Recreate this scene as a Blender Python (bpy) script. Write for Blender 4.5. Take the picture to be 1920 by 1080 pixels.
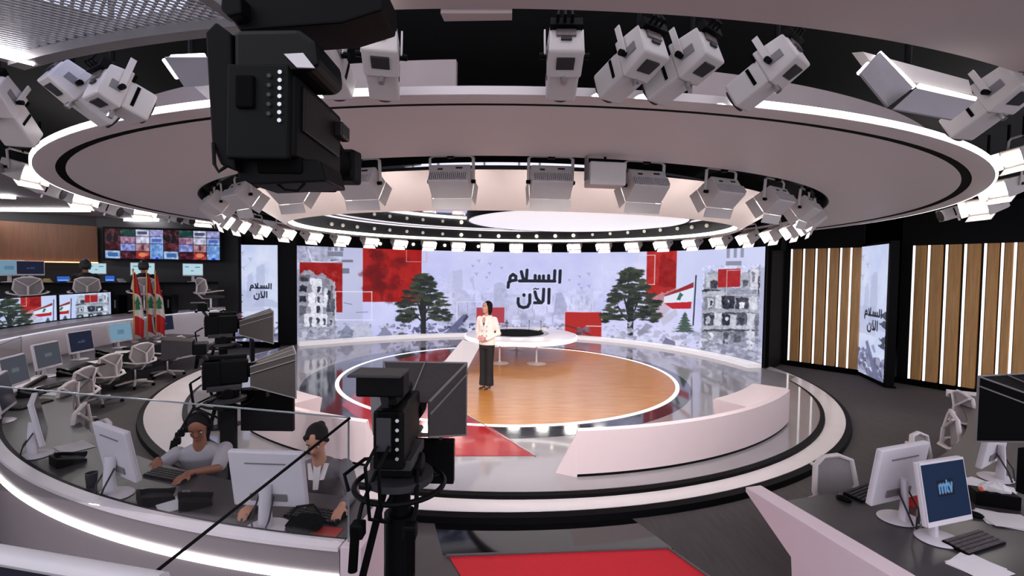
import bpy, bmesh, math, random
import numpy as np
from mathutils import Vector, Matrix, Euler
random.seed(7)
PI = math.pi
for o in list(bpy.data.objects): bpy.data.objects.remove(o)
scene = bpy.context.scene
COL = scene.collection
# ------------------------------------------------------------------ camera
H = 2.33                      # lens height above the stage floor (z = 0)
FPX, PITCH, ROLL = 870.0, math.atan(31.24 / 870.0), 0.013
ZF = -0.14                    # newsroom floor
CX, CY = 0.0, 10.8            # axis of the round set
cd = bpy.data.cameras.new('camera'); cam = bpy.data.objects.new('camera', cd); COL.objects.link(cam)
cd.sensor_width = 36.0; cd.lens = 36.0 * FPX / 1920.0; cd.clip_start = 0.05; cd.clip_end = 200
_cp, _sp, _cr, _sr = math.cos(PITCH), math.sin(PITCH), math.cos(ROLL), math.sin(ROLL)
_fw = Vector((0, _cp, -_sp)); _r0 = Vector((1, 0, 0)); _u0 = Vector((0, _sp, _cp))
_rt = _r0 * _cr + _u0 * _sr; _up = _u0 * _cr - _r0 * _sr
mw = Matrix.Identity(4)
for i in range(3):
    mw[i][0] = _rt[i]; mw[i][1] = _up[i]; mw[i][2] = -_fw[i]
mw[2][3] = H
cam.matrix_world = mw
scene.camera = cam
# ------------------------------------------------------------------ world and exposure
scene.view_settings.view_transform = 'Standard'; scene.view_settings.look = 'None'
scene.view_settings.gamma = 1.0; scene.view_settings.exposure = 0.0; scene.view_settings.use_curve_mapping = False
world = bpy.data.worlds.new('studio_fill'); scene.world = world; world.use_nodes = True
wb = world.node_tree.nodes['Background']; wb.inputs[0].default_value = (0.9, 0.88, 1.0, 1); wb.inputs[1].default_value = 1.7  # bright even ambient fill, added to light the newsroom through the open sides
RING_EMIT, OUTER_EMIT, STRIP_EMIT, SPOT_W = 44.0, 40.0, 4.5, 150.0
# ------------------------------------------------------------------ photo geometry
def ray(px, py):
    qx, qy = px - 960.0, py - 540.0
    x = qx * _cr + qy * _sr; y = -qx * _sr + qy * _cr
    fy = FPX * _cp - y * _sp; z = -(y * _cp + FPX * _sp)
    return x / fy, z / fy
def onz(px, py, z):
    a, b = ray(px, py); t = (z - H) / b
    return Vector((a * t, t, z))
def ony(px, py, Y):
    a, b = ray(px, py)
    return Vector((a * Y, Y, H + b * Y))
def onr(px, py, R, far=False, c=(CX, CY)):
    """point of the pixel's ray at radius R from the set's axis"""
    a, b = ray(px, py)
    A = 1 + a * a; B = -2 * (a * c[0] + c[1]); C = c[0] ** 2 + c[1] ** 2 - R * R
    d = math.sqrt(max(0, B * B - 4 * A * C)); t = (-B + (d if far else -d)) / (2 * A)
    return Vector((a * t, t, H + b * t))
# ------------------------------------------------------------------ materials
def s2l(c): return tuple(((x / 12.92) if x <= 0.04045 else ((x + 0.055) / 1.055) ** 2.4) for x in c)
def hexc(r, g, b): return s2l((r / 255.0, g / 255.0, b / 255.0))
MATS = {}
def mat(name, rgb, rough=0.5, metal=0.0, emit=0.0, var=0.06, scale=6.0, bump=0.0, spec=0.5, trans=0.0, stretch=(1, 1, 1), coat=0.0):
    if name in MATS: return MATS[name]
    m = bpy.data.materials.new(name); m.use_nodes = True; nt = m.node_tree; n = nt.nodes; l = nt.links
    p = n['Principled BSDF']; c = hexc(*rgb)
    tc = n.new('ShaderNodeTexCoord'); mp = n.new('ShaderNodeMapping'); mp.inputs['Scale'].default_value = stretch
    nz = n.new('ShaderNodeTexNoise'); nz.inputs['Scale'].default_value = scale; nz.inputs['Detail'].default_value = 4
    l.new(tc.outputs['Object'], mp.inputs['Vector']); l.new(mp.outputs['Vector'], nz.inputs['Vector'])
    rp = n.new('ShaderNodeValToRGB'); rp.color_ramp.elements[0].position = 0.3; rp.color_ramp.elements[1].position = 0.7
    rp.color_ramp.elements[0].color = (*[x * (1 - var) for x in c], 1); rp.color_ramp.elements[1].color = (*[min(1, x * (1 + var)) for x in c], 1)
    l.new(nz.outputs['Fac'], rp.inputs['Fac']); l.new(rp.outputs['Color'], p.inputs['Base Color'])
    p.inputs['Roughness'].default_value = rough; p.inputs['Metallic'].default_value = metal
    p.inputs['Specular IOR Level'].default_value = spec
    p.inputs['Transmission Weight'].default_value = trans; p.inputs['Coat Weight'].default_value = coat
    if emit > 0:
        p.inputs['Emission Color'].default_value = (*c, 1); p.inputs['Emission Strength'].default_value = emit
    if bump > 0:
        b = n.new('ShaderNodeBump'); b.inputs['Strength'].default_value = bump; b.inputs['Distance'].default_value = 0.01
        l.new(nz.outputs['Fac'], b.inputs['Height']); l.new(b.outputs['Normal'], p.inputs['Normal'])
    MATS[name] = m
    return m
def picmat():
    if 'screen_picture' in MATS: return MATS['screen_picture']
    m = bpy.data.materials.new('screen_picture'); m.use_nodes = True; nt = m.node_tree; n = nt.nodes; l = nt.links
    p = n['Principled BSDF']; p.inputs['Base Color'].default_value = (0.01, 0.01, 0.012, 1); p.inputs['Roughness'].default_value = 0.45
    p.inputs['Specular IOR Level'].default_value = 0.06
    a = n.new('ShaderNodeAttribute'); a.attribute_name = 'picture'
    l.new(a.outputs['Color'], p.inputs['Emission Color']); p.inputs['Emission Strength'].default_value = 1.0
    MATS['screen_picture'] = m
    return m
WHITE = mat('white_lacquer', (226, 218, 220), 0.35, var=0.015)
WHITEM = mat('white_matt', (214, 206, 205), 0.6, var=0.02)
FIXT = mat('fixture_white_enamel', (184, 177, 175), 0.45, var=0.03)
BLACK = mat('black_plastic', (6, 6, 7), 0.5, var=0.15, spec=0.07)
BLACKM = mat('black_matt', (5, 5, 5), 0.8, var=0.15, spec=0.04)
DGREY = mat('dark_grey_plastic', (42, 41, 44), 0.55, var=0.1, spec=0.25)
MGREY = mat('mid_grey_plastic', (112, 108, 110), 0.5, var=0.06)
LGREY = mat('light_grey_plastic', (176, 172, 174), 0.5, var=0.04)
METAL = mat('brushed_metal', (190, 188, 190), 0.3, metal=1.0, var=0.05)
WALLBLK = mat('black_wall_paint', (15, 14, 16), 0.75, var=0.12, scale=2, spec=.15)
HOOD = mat('hood_cloth', (50, 45, 44), 0.85, var=0.1, scale=30, bump=0.15)
MESHG = mat('grey_chair_mesh', (150, 143, 143), 0.8, var=0.1, scale=80)
GLOW = mat('lit_led_panel', (255, 250, 246), 0.5, emit=RING_EMIT, var=0)
GLOWO = mat('lit_softbox_face', (255, 248, 240), 0.5, emit=OUTER_EMIT, var=0)
STRIP = mat('led_strip', (255, 252, 250), 0.5, emit=STRIP_EMIT, var=0)
TUBE = mat('ceiling_tube_light', (255, 250, 252), 0.5, emit=26.0, var=0)
RED = mat('red_paint', (168, 30, 28), 0.4, var=0.06)
PAPER = mat('paper', (225, 220, 222), 0.8, var=0.03)
SKIN = mat('skin', (196, 142, 116), 0.5, var=0.05, scale=20)
SKIN2 = mat('skin_tan', (150, 96, 72), 0.5, var=0.05, scale=20)
HAIR = mat('dark_brown_hair', (15, 9, 8), 0.7, var=0.3, scale=40, stretch=(6, 6, 1), spec=.15)
NAVYSCR = mat('navy_screen_glass', (22, 30, 52), 0.15, var=0.05)
# ------------------------------------------------------------------ mesh builder
class MB:
    def __init__(s): s.v = []; s.f = []
    def add(s, vs, fs):
        k = len(s.v); s.v += [tuple(x) for x in vs]; s.f += [tuple(i + k for i in q) for q in fs]; return s
    def box(s, c, d, M=None):
        x, y, z = d[0] / 2, d[1] / 2, d[2] / 2; c = Vector(c)
        vs = [Vector((i * x, j * y, k * z)) for k in (-1, 1) for j in (-1, 1) for i in (-1, 1)]
        vs = [(M @ q if M else q) + c for q in vs]
        return s.add(vs, [(0, 2, 3, 1), (4, 5, 7, 6), (0, 1, 5, 4), (2, 6, 7, 3), (0, 4, 6, 2), (1, 3, 7, 5)])
    def hexa(s, b, t):
        return s.add(list(b) + list(t), [(3, 2, 1, 0), (4, 5, 6, 7), (0, 1, 5, 4), (1, 2, 6, 5), (2, 3, 7, 6), (3, 0, 4, 7)])
    def prism(s, poly, z0, z1):
        n = len(poly); vs = [(p[0], p[1], z0) for p in poly] + [(p[0], p[1], z1) for p in poly]
        fs = [tuple(range(n - 1, -1, -1)), tuple(range(n, 2 * n))] + [(i, (i + 1) % n, n + (i + 1) % n, n + i) for i in range(n)]
        return s.add(vs, fs)
    def extr(s, pts, d):
        """planar 3-D outline pushed along d"""
        n = len(pts); d = Vector(d); vs = [Vector(p) for p in pts] + [Vector(p) + d for p in pts]
        fs = [tuple(range(n - 1, -1, -1)), tuple(range(n, 2 * n))] + [(i, (i + 1) % n, n + (i + 1) % n, n + i) for i in range(n)]
        return s.add(vs, fs)
    def tube(s, pts, r, n=8, closed=False, sq=None):
        pts = [Vector(p) for p in pts]; m = len(pts); k = len(s.v)
        rs = r if isinstance(r, (list, tuple)) else [r] * m
        prev = None
        for i in range(m):
            a = pts[i - 1] if (i > 0 or closed) else pts[i]; b = pts[(i + 1) % m] if (i < m - 1 or closed) else pts[i]
            t = (b - a).normalized()
            if prev is None:
                u = t.orthogonal().normalized()
                if abs(t.z) < 0.9: u = Vector((0, 0, 1)).cross(t).normalized()
            else:
                u = (prev - t * prev.dot(t)).normalized()
            prev = u; w = t.cross(u)
            for j in range(n):
                an = 2 * PI * j / n + (PI / 4 if n == 4 else 0)
                x, y = math.cos(an), math.sin(an)
                if sq: x *= sq[0]; y *= sq[1]
                s.v.append(tuple(pts[i] + (u * x + w * y) * rs[i]))
        for i in range(m if closed else m - 1):
            i2 = (i + 1) % m
            for j in range(n):
                s.f.append((k + i * n + j, k + i * n + (j + 1) % n, k + i2 * n + (j + 1) % n, k + i2 * n + j))
        if not closed:
            s.f.append(tuple(k + j for j in range(n - 1, -1, -1))); s.f.append(tuple(k + (m - 1) * n + j for j in range(n)))
        return s
    def cyl(s, a, b, r, n=16, r2=None): return s.tube([a, b], [r, r if r2 is None else r2], n)
    def lathe(s, prof, n=96, a0=0.0, a1=2 * PI, c=(CX, CY), zf=None):
        """closed (R, z) profile swept round a vertical axis; zf(x, y) may add a height"""
        full = abs(a1 - a0) > 2 * PI - 1e-6; m = len(prof); k = len(s.v); cnt = n if full else n + 1
        for i in range(cnt):
            a = a0 + (a1 - a0) * i / n
            for (R, z) in prof:
                x, y = c[0] + R * math.cos(a), c[1] + R * math.sin(a)
                s.v.append((x, y, z + (zf(x, y) if zf else 0)))
        for i in range(n):
            i2 = (i + 1) % cnt
            for j in range(m):
                j2 = (j + 1) % m
                s.f.append((k + i * m + j, k + i2 * m + j, k + i2 * m + j2, k + i * m + j2))
        if not full:
            s.f.append(tuple(k + j for j in range(m))); s.f.append(tuple(k + n * m + j for j in range(m - 1, -1, -1)))
        return s
    def sphere(s, c, r, nu=16, nv=10, fn=None):
        c = Vector(c); r = r if isinstance(r, (tuple, list)) else (r, r, r); k = len(s.v)
        s.v.append(tuple(c + Vector((0, 0, r[2]))))
        for i in range(1, nv):
            th = PI * i / nv
            for j in range(nu):
                ph = 2 * PI * j / nu
                p = Vector((r[0] * math.sin(th) * math.cos(ph), r[1] * math.sin(th) * math.sin(ph), r[2] * math.cos(th)))
                s.v.append(tuple(c + p))
        s.v.append(tuple(c - Vector((0, 0, r[2])))); L = len(s.v) - 1
        for j in range(nu):
            s.f.append((k, k + 1 + j, k + 1 + (j + 1) % nu)); q = k + 1 + (nv - 2) * nu
            s.f.append((L, q + (j + 1) % nu, q + j))
        for i in range(nv - 2):
            for j in range(nu):
                a = k + 1 + i * nu; s.f.append((a + j, a + nu + j, a + nu + (j + 1) % nu, a + (j + 1) % nu))
        return s
    def loft(s, rings, n=16):
        """rings of (centre, u-vector, w-vector) joined into one closed skin"""
        k = len(s.v); m = len(rings)
        for c, u, w in rings:
            c, u, w = Vector(c), Vector(u), Vector(w)
            for j in range(n):
                a = 2 * PI * j / n; s.v.append(tuple(c + u * math.cos(a) + w * math.sin(a)))
        for i in range(m - 1):
            for j in range(n):
                s.f.append((k + i * n + j, k + i * n + (j + 1) % n, k + (i + 1) * n + (j + 1) % n, k + (i + 1) * n + j))
        s.f.append(tuple(k + j for j in range(n - 1, -1, -1))); s.f.append(tuple(k + (m - 1) * n + j for j in range(n)))
        return s
    def xf(s, M):
        s.v = [tuple(M @ Vector(p)) for p in s.v]; return s
    def mesh(s, name, material, smooth=None):
        me = bpy.data.meshes.new(name); me.from_pydata(s.v, [], s.f)
        bm = bmesh.new(); bm.from_mesh(me); bmesh.ops.recalc_face_normals(bm, faces=bm.faces); bm.to_mesh(me); bm.free()
        if material: me.materials.append(material)
        if smooth:
            me.polygons.foreach_set('use_smooth', [True] * len(me.polygons)); me.set_sharp_from_angle(angle=smooth)
        me.update(); return me
    def build(s, name, material, parent=None, smooth=None, bevel=0.0, seg=2):
        o = bpy.data.objects.new(name, s.mesh(name, material, smooth)); COL.objects.link(o)
        if parent: o.parent = parent
        if bevel:
            b = o.modifiers.new('bevel', 'BEVEL'); b.width = bevel; b.segments = seg; b.limit_method = 'ANGLE'; b.angle_limit = 0.6
        return o
SM = math.radians(40)
def tag(o, label=None, cat=None, group=None, kind=None):
    if label: o['label'] = label
    if cat: o['category'] = cat
    if group: o['group'] = group
    if kind: o['kind'] = kind
    return o
def thing(name, label, cat, loc=(0, 0, 0), rz=0.0, group=None, rot=None):
    o = bpy.data.objects.new(name, None); COL.objects.link(o); o.empty_display_size = 0.05
    o.location = loc; o.rotation_euler = rot if rot else (0, 0, rz)
    return tag(o, label, cat, group)
def copy_tree(src, parent=None):
    c = src.copy(); COL.objects.link(c); c.parent = parent
    for ch in list(src.children):
        if ch.name in COL.objects: copy_tree(ch, c)
    return c
def struct(o, label=None):
    o['kind'] = 'structure'
    if label: o['label'] = label
    return o
ORD = ['first', 'second', 'third', 'fourth', 'fifth', 'sixth', 'seventh', 'eighth', 'ninth', 'tenth', 'eleventh', 'twelfth', 'thirteenth', 'fourteenth', 'fifteenth', 'sixteenth', 'seventeenth', 'eighteenth', 'nineteenth', 'twentieth']
def aim(d, up=(0, 0, 1)):
    """rotation matrix whose local +Y looks along d"""
    y = Vector(d).normalized(); x = y.cross(Vector(up)).normalized(); z = x.cross(y)
    return Matrix((x, y, z)).transposed()
# ================================================================== structure
CARPET = mat('dark_carpet', (80, 75, 76), 0.9, var=0.12, scale=3, bump=0.2, stretch=(12, 1.2, 1))
STAGEM = mat('glossy_grey_stage', (148, 144, 148), 0.07, var=0.03, scale=1.5, coat=0.3)
STEPM = mat('step_white_gloss', (232, 224, 226), 0.2, var=0.03, scale=2)
DARKG = mat('dark_gloss_floor', (44, 45, 54), 0.09, var=0.1, scale=1.2, coat=0.3)
EDGEB = mat('black_edge_trim', (8, 7, 9), 0.6, var=0.1, spec=.1)
def woodmat(name, c0, c1, c2, st, rough, sc=3.0):
    m = bpy.data.materials.new(name); m.use_nodes = True; nt = m.node_tree; n = nt.nodes; l = nt.links; p = n['Principled BSDF']
    tc = n.new('ShaderNodeTexCoord'); mp = n.new('ShaderNodeMapping'); mp.inputs['Scale'].default_value = st
    l.new(tc.outputs['Object'], mp.inputs['Vector'])
    nz = n.new('ShaderNodeTexNoise'); nz.inputs['Scale'].default_value = sc; nz.inputs['Detail'].default_value = 6; nz.inputs['Roughness'].default_value = 0.65
    nz.inputs['Distortion'].default_value = 0.4
    l.new(mp.outputs['Vector'], nz.inputs['Vector'])
    rp = n.new('ShaderNodeValToRGB'); e = rp.color_ramp.elements
    e[0].position = 0.28; e[0].color = (*hexc(*c0), 1); e[1].position = 0.75; e[1].color = (*hexc(*c2), 1)
    k = e.new(0.52); k.color = (*hexc(*c1), 1)
    l.new(nz.outputs['Fac'], rp.inputs['Fac']); l.new(rp.outputs['Color'], p.inputs['Base Color'])
    p.inputs['Roughness'].default_value = rough
    MATS[name] = m
    return m
WOODF = woodmat('oak_stage_floor', (164, 102, 44), (188, 126, 62), (206, 148, 82), (0.55, 5, 1), 0.3)
WOODS = woodmat('oak_slat', (178, 132, 78), (200, 152, 94), (214, 170, 112), (9, 9, 0.5), 0.5)
WOODP = woodmat('warm_wood_panel', (84, 52, 30), (100, 63, 37), (112, 72, 44), (6, 6, 0.4), 0.5)
struct(MB().box((-1.5, 9, ZF - 0.1), (34, 24, 0.2)).build('floor', CARPET), 'dark grey carpet floor of the newsroom around the stage')
# raised round stage: outer step, black trims, stage deck
def circ(c, R, n=160, a0=0, a1=2 * PI): return [(c[0] + R * math.cos(a0 + (a1 - a0) * i / n), c[1] + R * math.sin(a0 + (a1 - a0) * i / n)) for i in range(n if a1 - a0 > 6.28 else n + 1)]
S1, R1 = (-0.11, 11.16), 6.33
S2, R2 = (-0.25, 11.5), 6.99
stage = struct(MB().prism(circ(S1, R1), -0.06, 0.0).build('stage_platform', STAGEM), 'glossy grey round stage deck in front of the video wall')
st2 = struct(MB().prism(circ(S2, R2), ZF, -0.05).build('stage_step', STEPM), 'low pale step running round the stage')
MB().lathe([(R1, -0.05), (R1 + 0.075, -0.05), (R1 + 0.07, -0.012), (R1, -0.006)], 160, c=S1).build('edge_trim', EDGEB, stage, SM)
MB().lathe([(R2, ZF), (R2 + 0.09, ZF), (R2 + 0.08, -0.07), (R2, -0.056)], 160, c=S2).build('edge_trim', EDGEB, st2, SM)
# curve of the video wall (fitted to its lower edge)
_px = np.array([557, 625, 692, 785, 880, 985, 1095, 1185, 1285, 1360, 1432.]); _py = np.array([640, 634.5, 630, 626, 624, 624.5, 628, 636, 651, 665, 681.])
ZB, ZT = 0.10, 3.03
_D = [onz(a, b, ZB).y for a, b in zip(_px, _py)]
_pf = np.polyfit((_px - 1000) / 450.0, _D, 4)
def ledY(px): return float(np.polyval(_pf, (px - 1000) / 450.0))
def ledP(px):
    Y = ledY(px); p = ony(px, 560, Y); return (p.x, p.y)
LEDX = [557 + 875.0 * i / 60 for i in range(61)]
LC = [ledP(x) for x in LEDX]
def offs(c, d):
    out = []
    for i, p in enumerate(c):
        a = c[max(0, i - 1)]; b = c[min(len(c) - 1, i + 1)]; t = Vector((b[0] - a[0], b[1] - a[1])).normalized()
        out.append((p[0] - t.y * d, p[1] + t.x * d))
    return out
apron = LC + [(6.55, 10.6), (5.2, 9.2), (-5.2, 9.2), (-6.9, 11.5), (LC[0][0] - 0.25, LC[0][1] - 0.5)]
struct(MB().prism(apron[::-1], ZF, -0.003).build('stage_apron', STAGEM), 'glossy grey floor between the round stage and the video wall')
# floor graphic: dark disc, wood circle cut by a chevron, red chevron, white ring
DCc, DR = (-0.29, 10.5), 4.12
WC, WR = (-0.07, 10.57), 3.62
struct(MB().prism(circ(DCc, DR), 0.0, 0.004).build('floor_dark_disc', DARKG), 'dark glossy ring of floor around the wooden circle')
V0 = onz(766, 700, 0); VA = onz(840, 674, 0); VB = onz(898, 794, 0)
dA = math.atan2(VA.y - V0.y, VA.x - V0.x); dB = math.atan2(VB.y - V0.y, VB.x - V0.x)
arc = [p for p in circ(WC, WR, 240, -PI, PI) if dB < math.atan2(p[1] - V0.y, p[0] - V0.x) < dA]
arc.sort(key=lambda p: math.atan2(p[1] - V0.y, p[0] - V0.x))
struct(MB().prism([(V0.x, V0.y)] + arc, 0.002, 0.009).build('floor_wood', WOODF), 'honey coloured wooden circle on the stage')
REDF = mat('red_gloss_floor', (158, 26, 34), 0.12, var=0.1, scale=2, coat=0.2)
redp = [V0, onz(852, 669, 0), onz(836, 652, 0), onz(742, 676, 0), onz(640, 760, 0), onz(760, 856, 0), onz(1004, 855, 0)]
struct(MB().prism([(p.x, p.y) for p in redp][::-1], 0.0035, 0.0065).build('floor_red_chevron', REDF), 'red glossy chevron crossing the stage floor')
t1 = onz(856, 766, 0.01); t2 = onz(1004, 855, 0.01)
MB().tube([t1, t2], 0.012, 4).build('edge_trim', METAL, bpy.data.objects['floor_red_chevron'])
RINGL = mat('floor_ring_light', (255, 252, 250), 0.5, emit=0.95, var=0)
struct(MB().lathe([(WR + 0.02, 0.004), (WR + 0.085, 0.004), (WR + 0.085, 0.012), (WR + 0.01, 0.012)], 200, c=WC).build('trim_1', RINGL), 'white glowing ring round the wooden circle')
# black gloss panel and red carpet in front of the stage
bl = [onz(812, 972, ZF), onz(1175, 966, ZF), onz(1262, 1030, ZF), onz(830, 1042, ZF)]
struct(MB().prism([(p.x, p.y) for p in bl][::-1], ZF, ZF + 0.006).build('floor_gloss_panel', mat('black_gloss_panel', (13, 13, 14), 0.06, var=0.1, coat=0.4)), 'black glossy floor panel before the stage step')
rc = [onz(842, 1046, ZF), onz(1250, 1031, ZF), onz(1330, 1084, ZF), onz(1420, 1150, ZF), onz(905, 1150, ZF)]
rcf = struct(MB().prism([(p.x, p.y) for p in rc][::-1], ZF, ZF + 0.012).build('floor_red_mat', mat('red_carpet', (224, 30, 48), 0.75, var=0.05, scale=40)), 'bright red floor mat at the bottom of the picture')
MB().tube([onz(836, 1043, ZF + .012), onz(1252, 1028, ZF + .012), onz(1425, 1150, ZF + .012)], 0.018, 4).build('edge_trim', mat('grey_trim', (90, 84, 86), 0.4, var=0.05), rcf)
gp = [onz(835, 965, ZF), onz(850, 1046, ZF), onz(905, 1150, ZF), onz(690, 1150, ZF), onz(700, 1000, ZF)]
struct(MB().prism([(p.x, p.y) for p in gp], ZF, ZF + 0.005).build('floor_grey_panel', mat('grey_floor_panel', (82, 76, 77), 0.5, var=0.05)), 'grey strip of floor beside the red mat')
# ---------------------------------------------------------------- walls
struct(MB().box((-1.5, 20.5, 2.2), (34, 0.2, 4.9)).build('wall_back', WALLBLK), 'black back wall of the studio')
struct(MB().box((13.4, 15.4, 2.2), (0.2, 10.2, 4.9)).build('wall_right', WALLBLK), 'black right wall behind the slatted screens')  # shortened towards the camera so world fill enters from the right
struct(MB().box((-17.2, 16.5, 2.2), (0.2, 8, 4.9)).build('wall_left', WALLBLK), 'black far left wall')  # only the far stretch is built, leaving the left open to world fill
struct(MB().box((-1.5, 11.9, 4.75), (34, 17.4, 0.2)).build('ceiling', mat('black_ceiling', (9, 9, 10), 0.9, var=0.2)), 'black studio ceiling high above the rig')  # stops short of the camera to let the world fill in from above
hd = offs(LC, 0.45); hd2 = offs(LC, 0.6)
struct(MB().prism(hd + hd2[::-1], 2.95, 4.0).build('wall_header', WALLBLK), 'black header wall above the large video wall')
# ---------------------------------------------------------------- ceiling rings
A = math.radians
SOFF = mat('white_soffit', (212, 204, 204), 0.55, var=0.015, scale=1)
CEILG = mat('grey_ceiling_plaster', (176, 162, 160), 0.7, var=0.02, scale=1)
ring = struct(MB().lathe([(6.05, 3.50), (7.47, 3.50), (7.47, 3.55), (6.05, 3.72)], 180).build('ceiling_disc', SOFF, None, SM), 'huge white ring shaped soffit hanging over the stage')
MB().lathe([(7.47, 3.503), (7.56, 3.492), (7.56, 3.53), (7.47, 3.53)], 180).build('groove_shade', BLACKM, ring, SM)  # flush black strip: the groove's shade is put in as colour
MB().lathe([(7.56, 3.485), (7.71, 3.47), (7.75, 3.475), (7.75, 3.53), (7.56, 3.535)], 180).build('outer_lip', SOFF, ring, SM)
MB().lathe([(6.03, 3.505), (6.05, 3.505), (6.05, 3.72), (6.03, 3.72)], 180).build('inner_edge_trim', BLACK, ring, SM)
for a0, a1 in ((-178, -96.0), (-79, -2)):
    MB().lathe([(7.75, 3.478), (7.772, 3.478), (7.772, 3.518), (7.75, 3.518)], 60, A(a0), A(a1)).build('light_strip', STRIP, ring)
for a0, a1, w_ in ((-178, -93.5, 'left'), (-79, -2, 'right')): struct(MB().lathe([(7.2, 3.56), (7.26, 3.56), (7.26, 3.92), (7.2, 3.92)], 80, A(a0), A(a1)).build('ceiling_upstand', mat('upstand_plaster', (150, 138, 138), 0.7, var=0.03), None, SM), 'plaster upstand above the white soffit ring, %s half' % w_)  # left out in the middle, where the gap stands in for its unlit stretch
tilt = lambda x, y: 0.0165 * (y - 6.1)
cone = struct(MB().lathe([(5.37, 3.52), (4.72, 3.12), (4.70, 3.14), (4.70, 3.20), (5.2, 3.56)], 180, zf=lambda x, y: tilt(x, y) * (1.0)).build('ceiling_inner_ring', mat('white_inner_soffit', (208, 194, 190), 0.5, var=0.015), None, SM), 'white conical inner ring of the ceiling with lights in front of it')
drum = struct(MB().lathe([(4.70, 3.145), (4.75, 3.18), (4.75, 3.70), (4.70, 3.70)], 180, zf=lambda x, y: tilt(x, y) * 0.8).build('ceiling_drum', mat('black_fascia', (14, 12, 13), 0.5, var=0.1), None, SM), 'black drum fascia inside the ceiling ring with small bulbs')
MB().lathe([(4.64, 3.165), (4.70, 3.165), (4.70, 3.235), (4.64, 3.235)], 160, zf=tilt).build('light_strip', mat('led_ring_strip', (255, 252, 250), 0.5, emit=2.4, var=0), drum)
MB().lathe([(4.66, 3.62), (4.70, 3.62), (4.70, 3.655), (4.66, 3.655)], 160, zf=lambda x, y: 0.004 * (y - 6.1)).build('light_strip', mat('led_ring_strip_upper', (235, 232, 236), 0.5, emit=1.0, var=0), drum)
BULB = mat('lit_bulb', (255, 246, 220), 0.4, emit=4.0, var=0); BULBD = mat('dim_bulb', (225, 222, 205), 0.3, emit=0.25, var=0)
lit = {865, 935, 972, 1006, 1041, 1075}
m1 = MB().sphere((0, 0, 0), 0.055, 10, 6).mesh('bulb', BULB, SM); m2 = MB().sphere((0, 0, 0), 0.048, 10, 6).mesh('bulb_dim', BULBD, SM)
for px in (622, 643, 670, 702, 731, 763, 793, 830, 865, 900, 935, 972, 1006, 1041, 1075, 1111, 1144, 1177, 1208, 1238, 1270, 1297, 1325):
    u = (px - 973) / 352.0; py = 443 - 23 * (u * u) ** 0.9 + (3 if u > 0 else 0) * u
    p = onr(px, py, 4.66, True); b = bpy.data.objects.new('bulb', m1 if px in lit else m2); COL.objects.link(b); b.parent = drum; b.location = p
hb = bpy.data.objects['wall_header']
for px, py in ((590, 451), (648, 455.6), (713, 457), (775, 458), (834, 460), (897, 462), (960, 462), (1016, 463), (1071, 462), (1133, 464), (1177, 463), (1229, 463), (1283, 462)):
    b = bpy.data.objects.new('bulb', m1 if px > 620 else m2); COL.objects.link(b); b.parent = hb; b.location = ony(px, py, ledY(px) + 0.40)
MIR = mat('mirror_ceiling', (205, 205, 212), 0.04, metal=1.0, var=0)
struct(MB().prism(circ((CX, CY), 4.74, 120), 3.70, 3.74).build('ceiling_mirror', MIR), 'mirrored ceiling inside the drum reflecting the video wall')
lum = tag(MB().prism(circ((1.62, 12.05), 2.75, 120), 3.61, 3.66).build('ceiling_light_disc', mat('luminous_disc', (226, 226, 232), 0.5, emit=0.78, var=0)), 'pale glowing round light disc under the mirrored ceiling', 'ceiling light')
MB().lathe([(2.75, 3.60), (2.80, 3.60), (2.80, 3.70), (2.75, 3.70)], 120, c=(1.62, 12.05)).build('rim', BLACK, lum, SM)
# black recess between the soffit ring and the inner ring
struct(MB().lathe([(5.3, 3.74), (6.2, 3.74), (6.2, 3.80), (5.3, 3.80)], 120).build('ceiling_recess', BLACKM), 'black recess that carries the ring of lights')
struct(MB().lathe([(5.82, 3.60), (5.88, 3.60), (5.88, 3.66), (5.82, 3.66)], 120).build('lighting_rail', BLACK, None, SM), 'round black lighting rail in the ceiling recess')
# outer ceiling with its round cut-out
struct(MB().lathe([(8.4, 3.66), (8.4, 3.80), (9.6, 3.80), (9.6, 3.66)], 60, A(-95.5), A(-45)).build('ceiling_near', CEILG), 'smooth grey plaster ceiling with a round cut edge, nearest the camera')  # kept narrow so the world fill comes down behind it
q = struct(MB().lathe([(8.45, 3.68), (8.45, 3.80), (16, 3.80), (16, 3.68)], 60, A(-250), A(-166)).build('ceiling_left', mat('grey_newsroom_ceiling', (128, 124, 130), 0.7, var=0.03)), 'grey newsroom ceiling with thin tube lights')
for (x0, y0, x1, y1) in ((0, 367, 26, 368), (-40, 392, 166, 393), (-40, 402, 57, 412), (90, 411, 295, 411), (98, 414, 168, 421), (185, 422, 244, 428), (265, 428, 400, 425)):
    a, b = onz(x0, y0, 3.665), onz(x1, y1, 3.665)
    MB().tube([a, b], 0.045 + 0.002 * a.y, 4).build('tube_light', TUBE, q)
struct(MB().lathe([(8.45, 3.68), (8.45, 3.80), (9.7, 3.80), (9.7, 3.68)], 40, A(-166), A(-114)).build('ceiling_left_edge', MATS['grey_newsroom_ceiling']), 'grey edge of the newsroom ceiling at the upper left')
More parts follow.
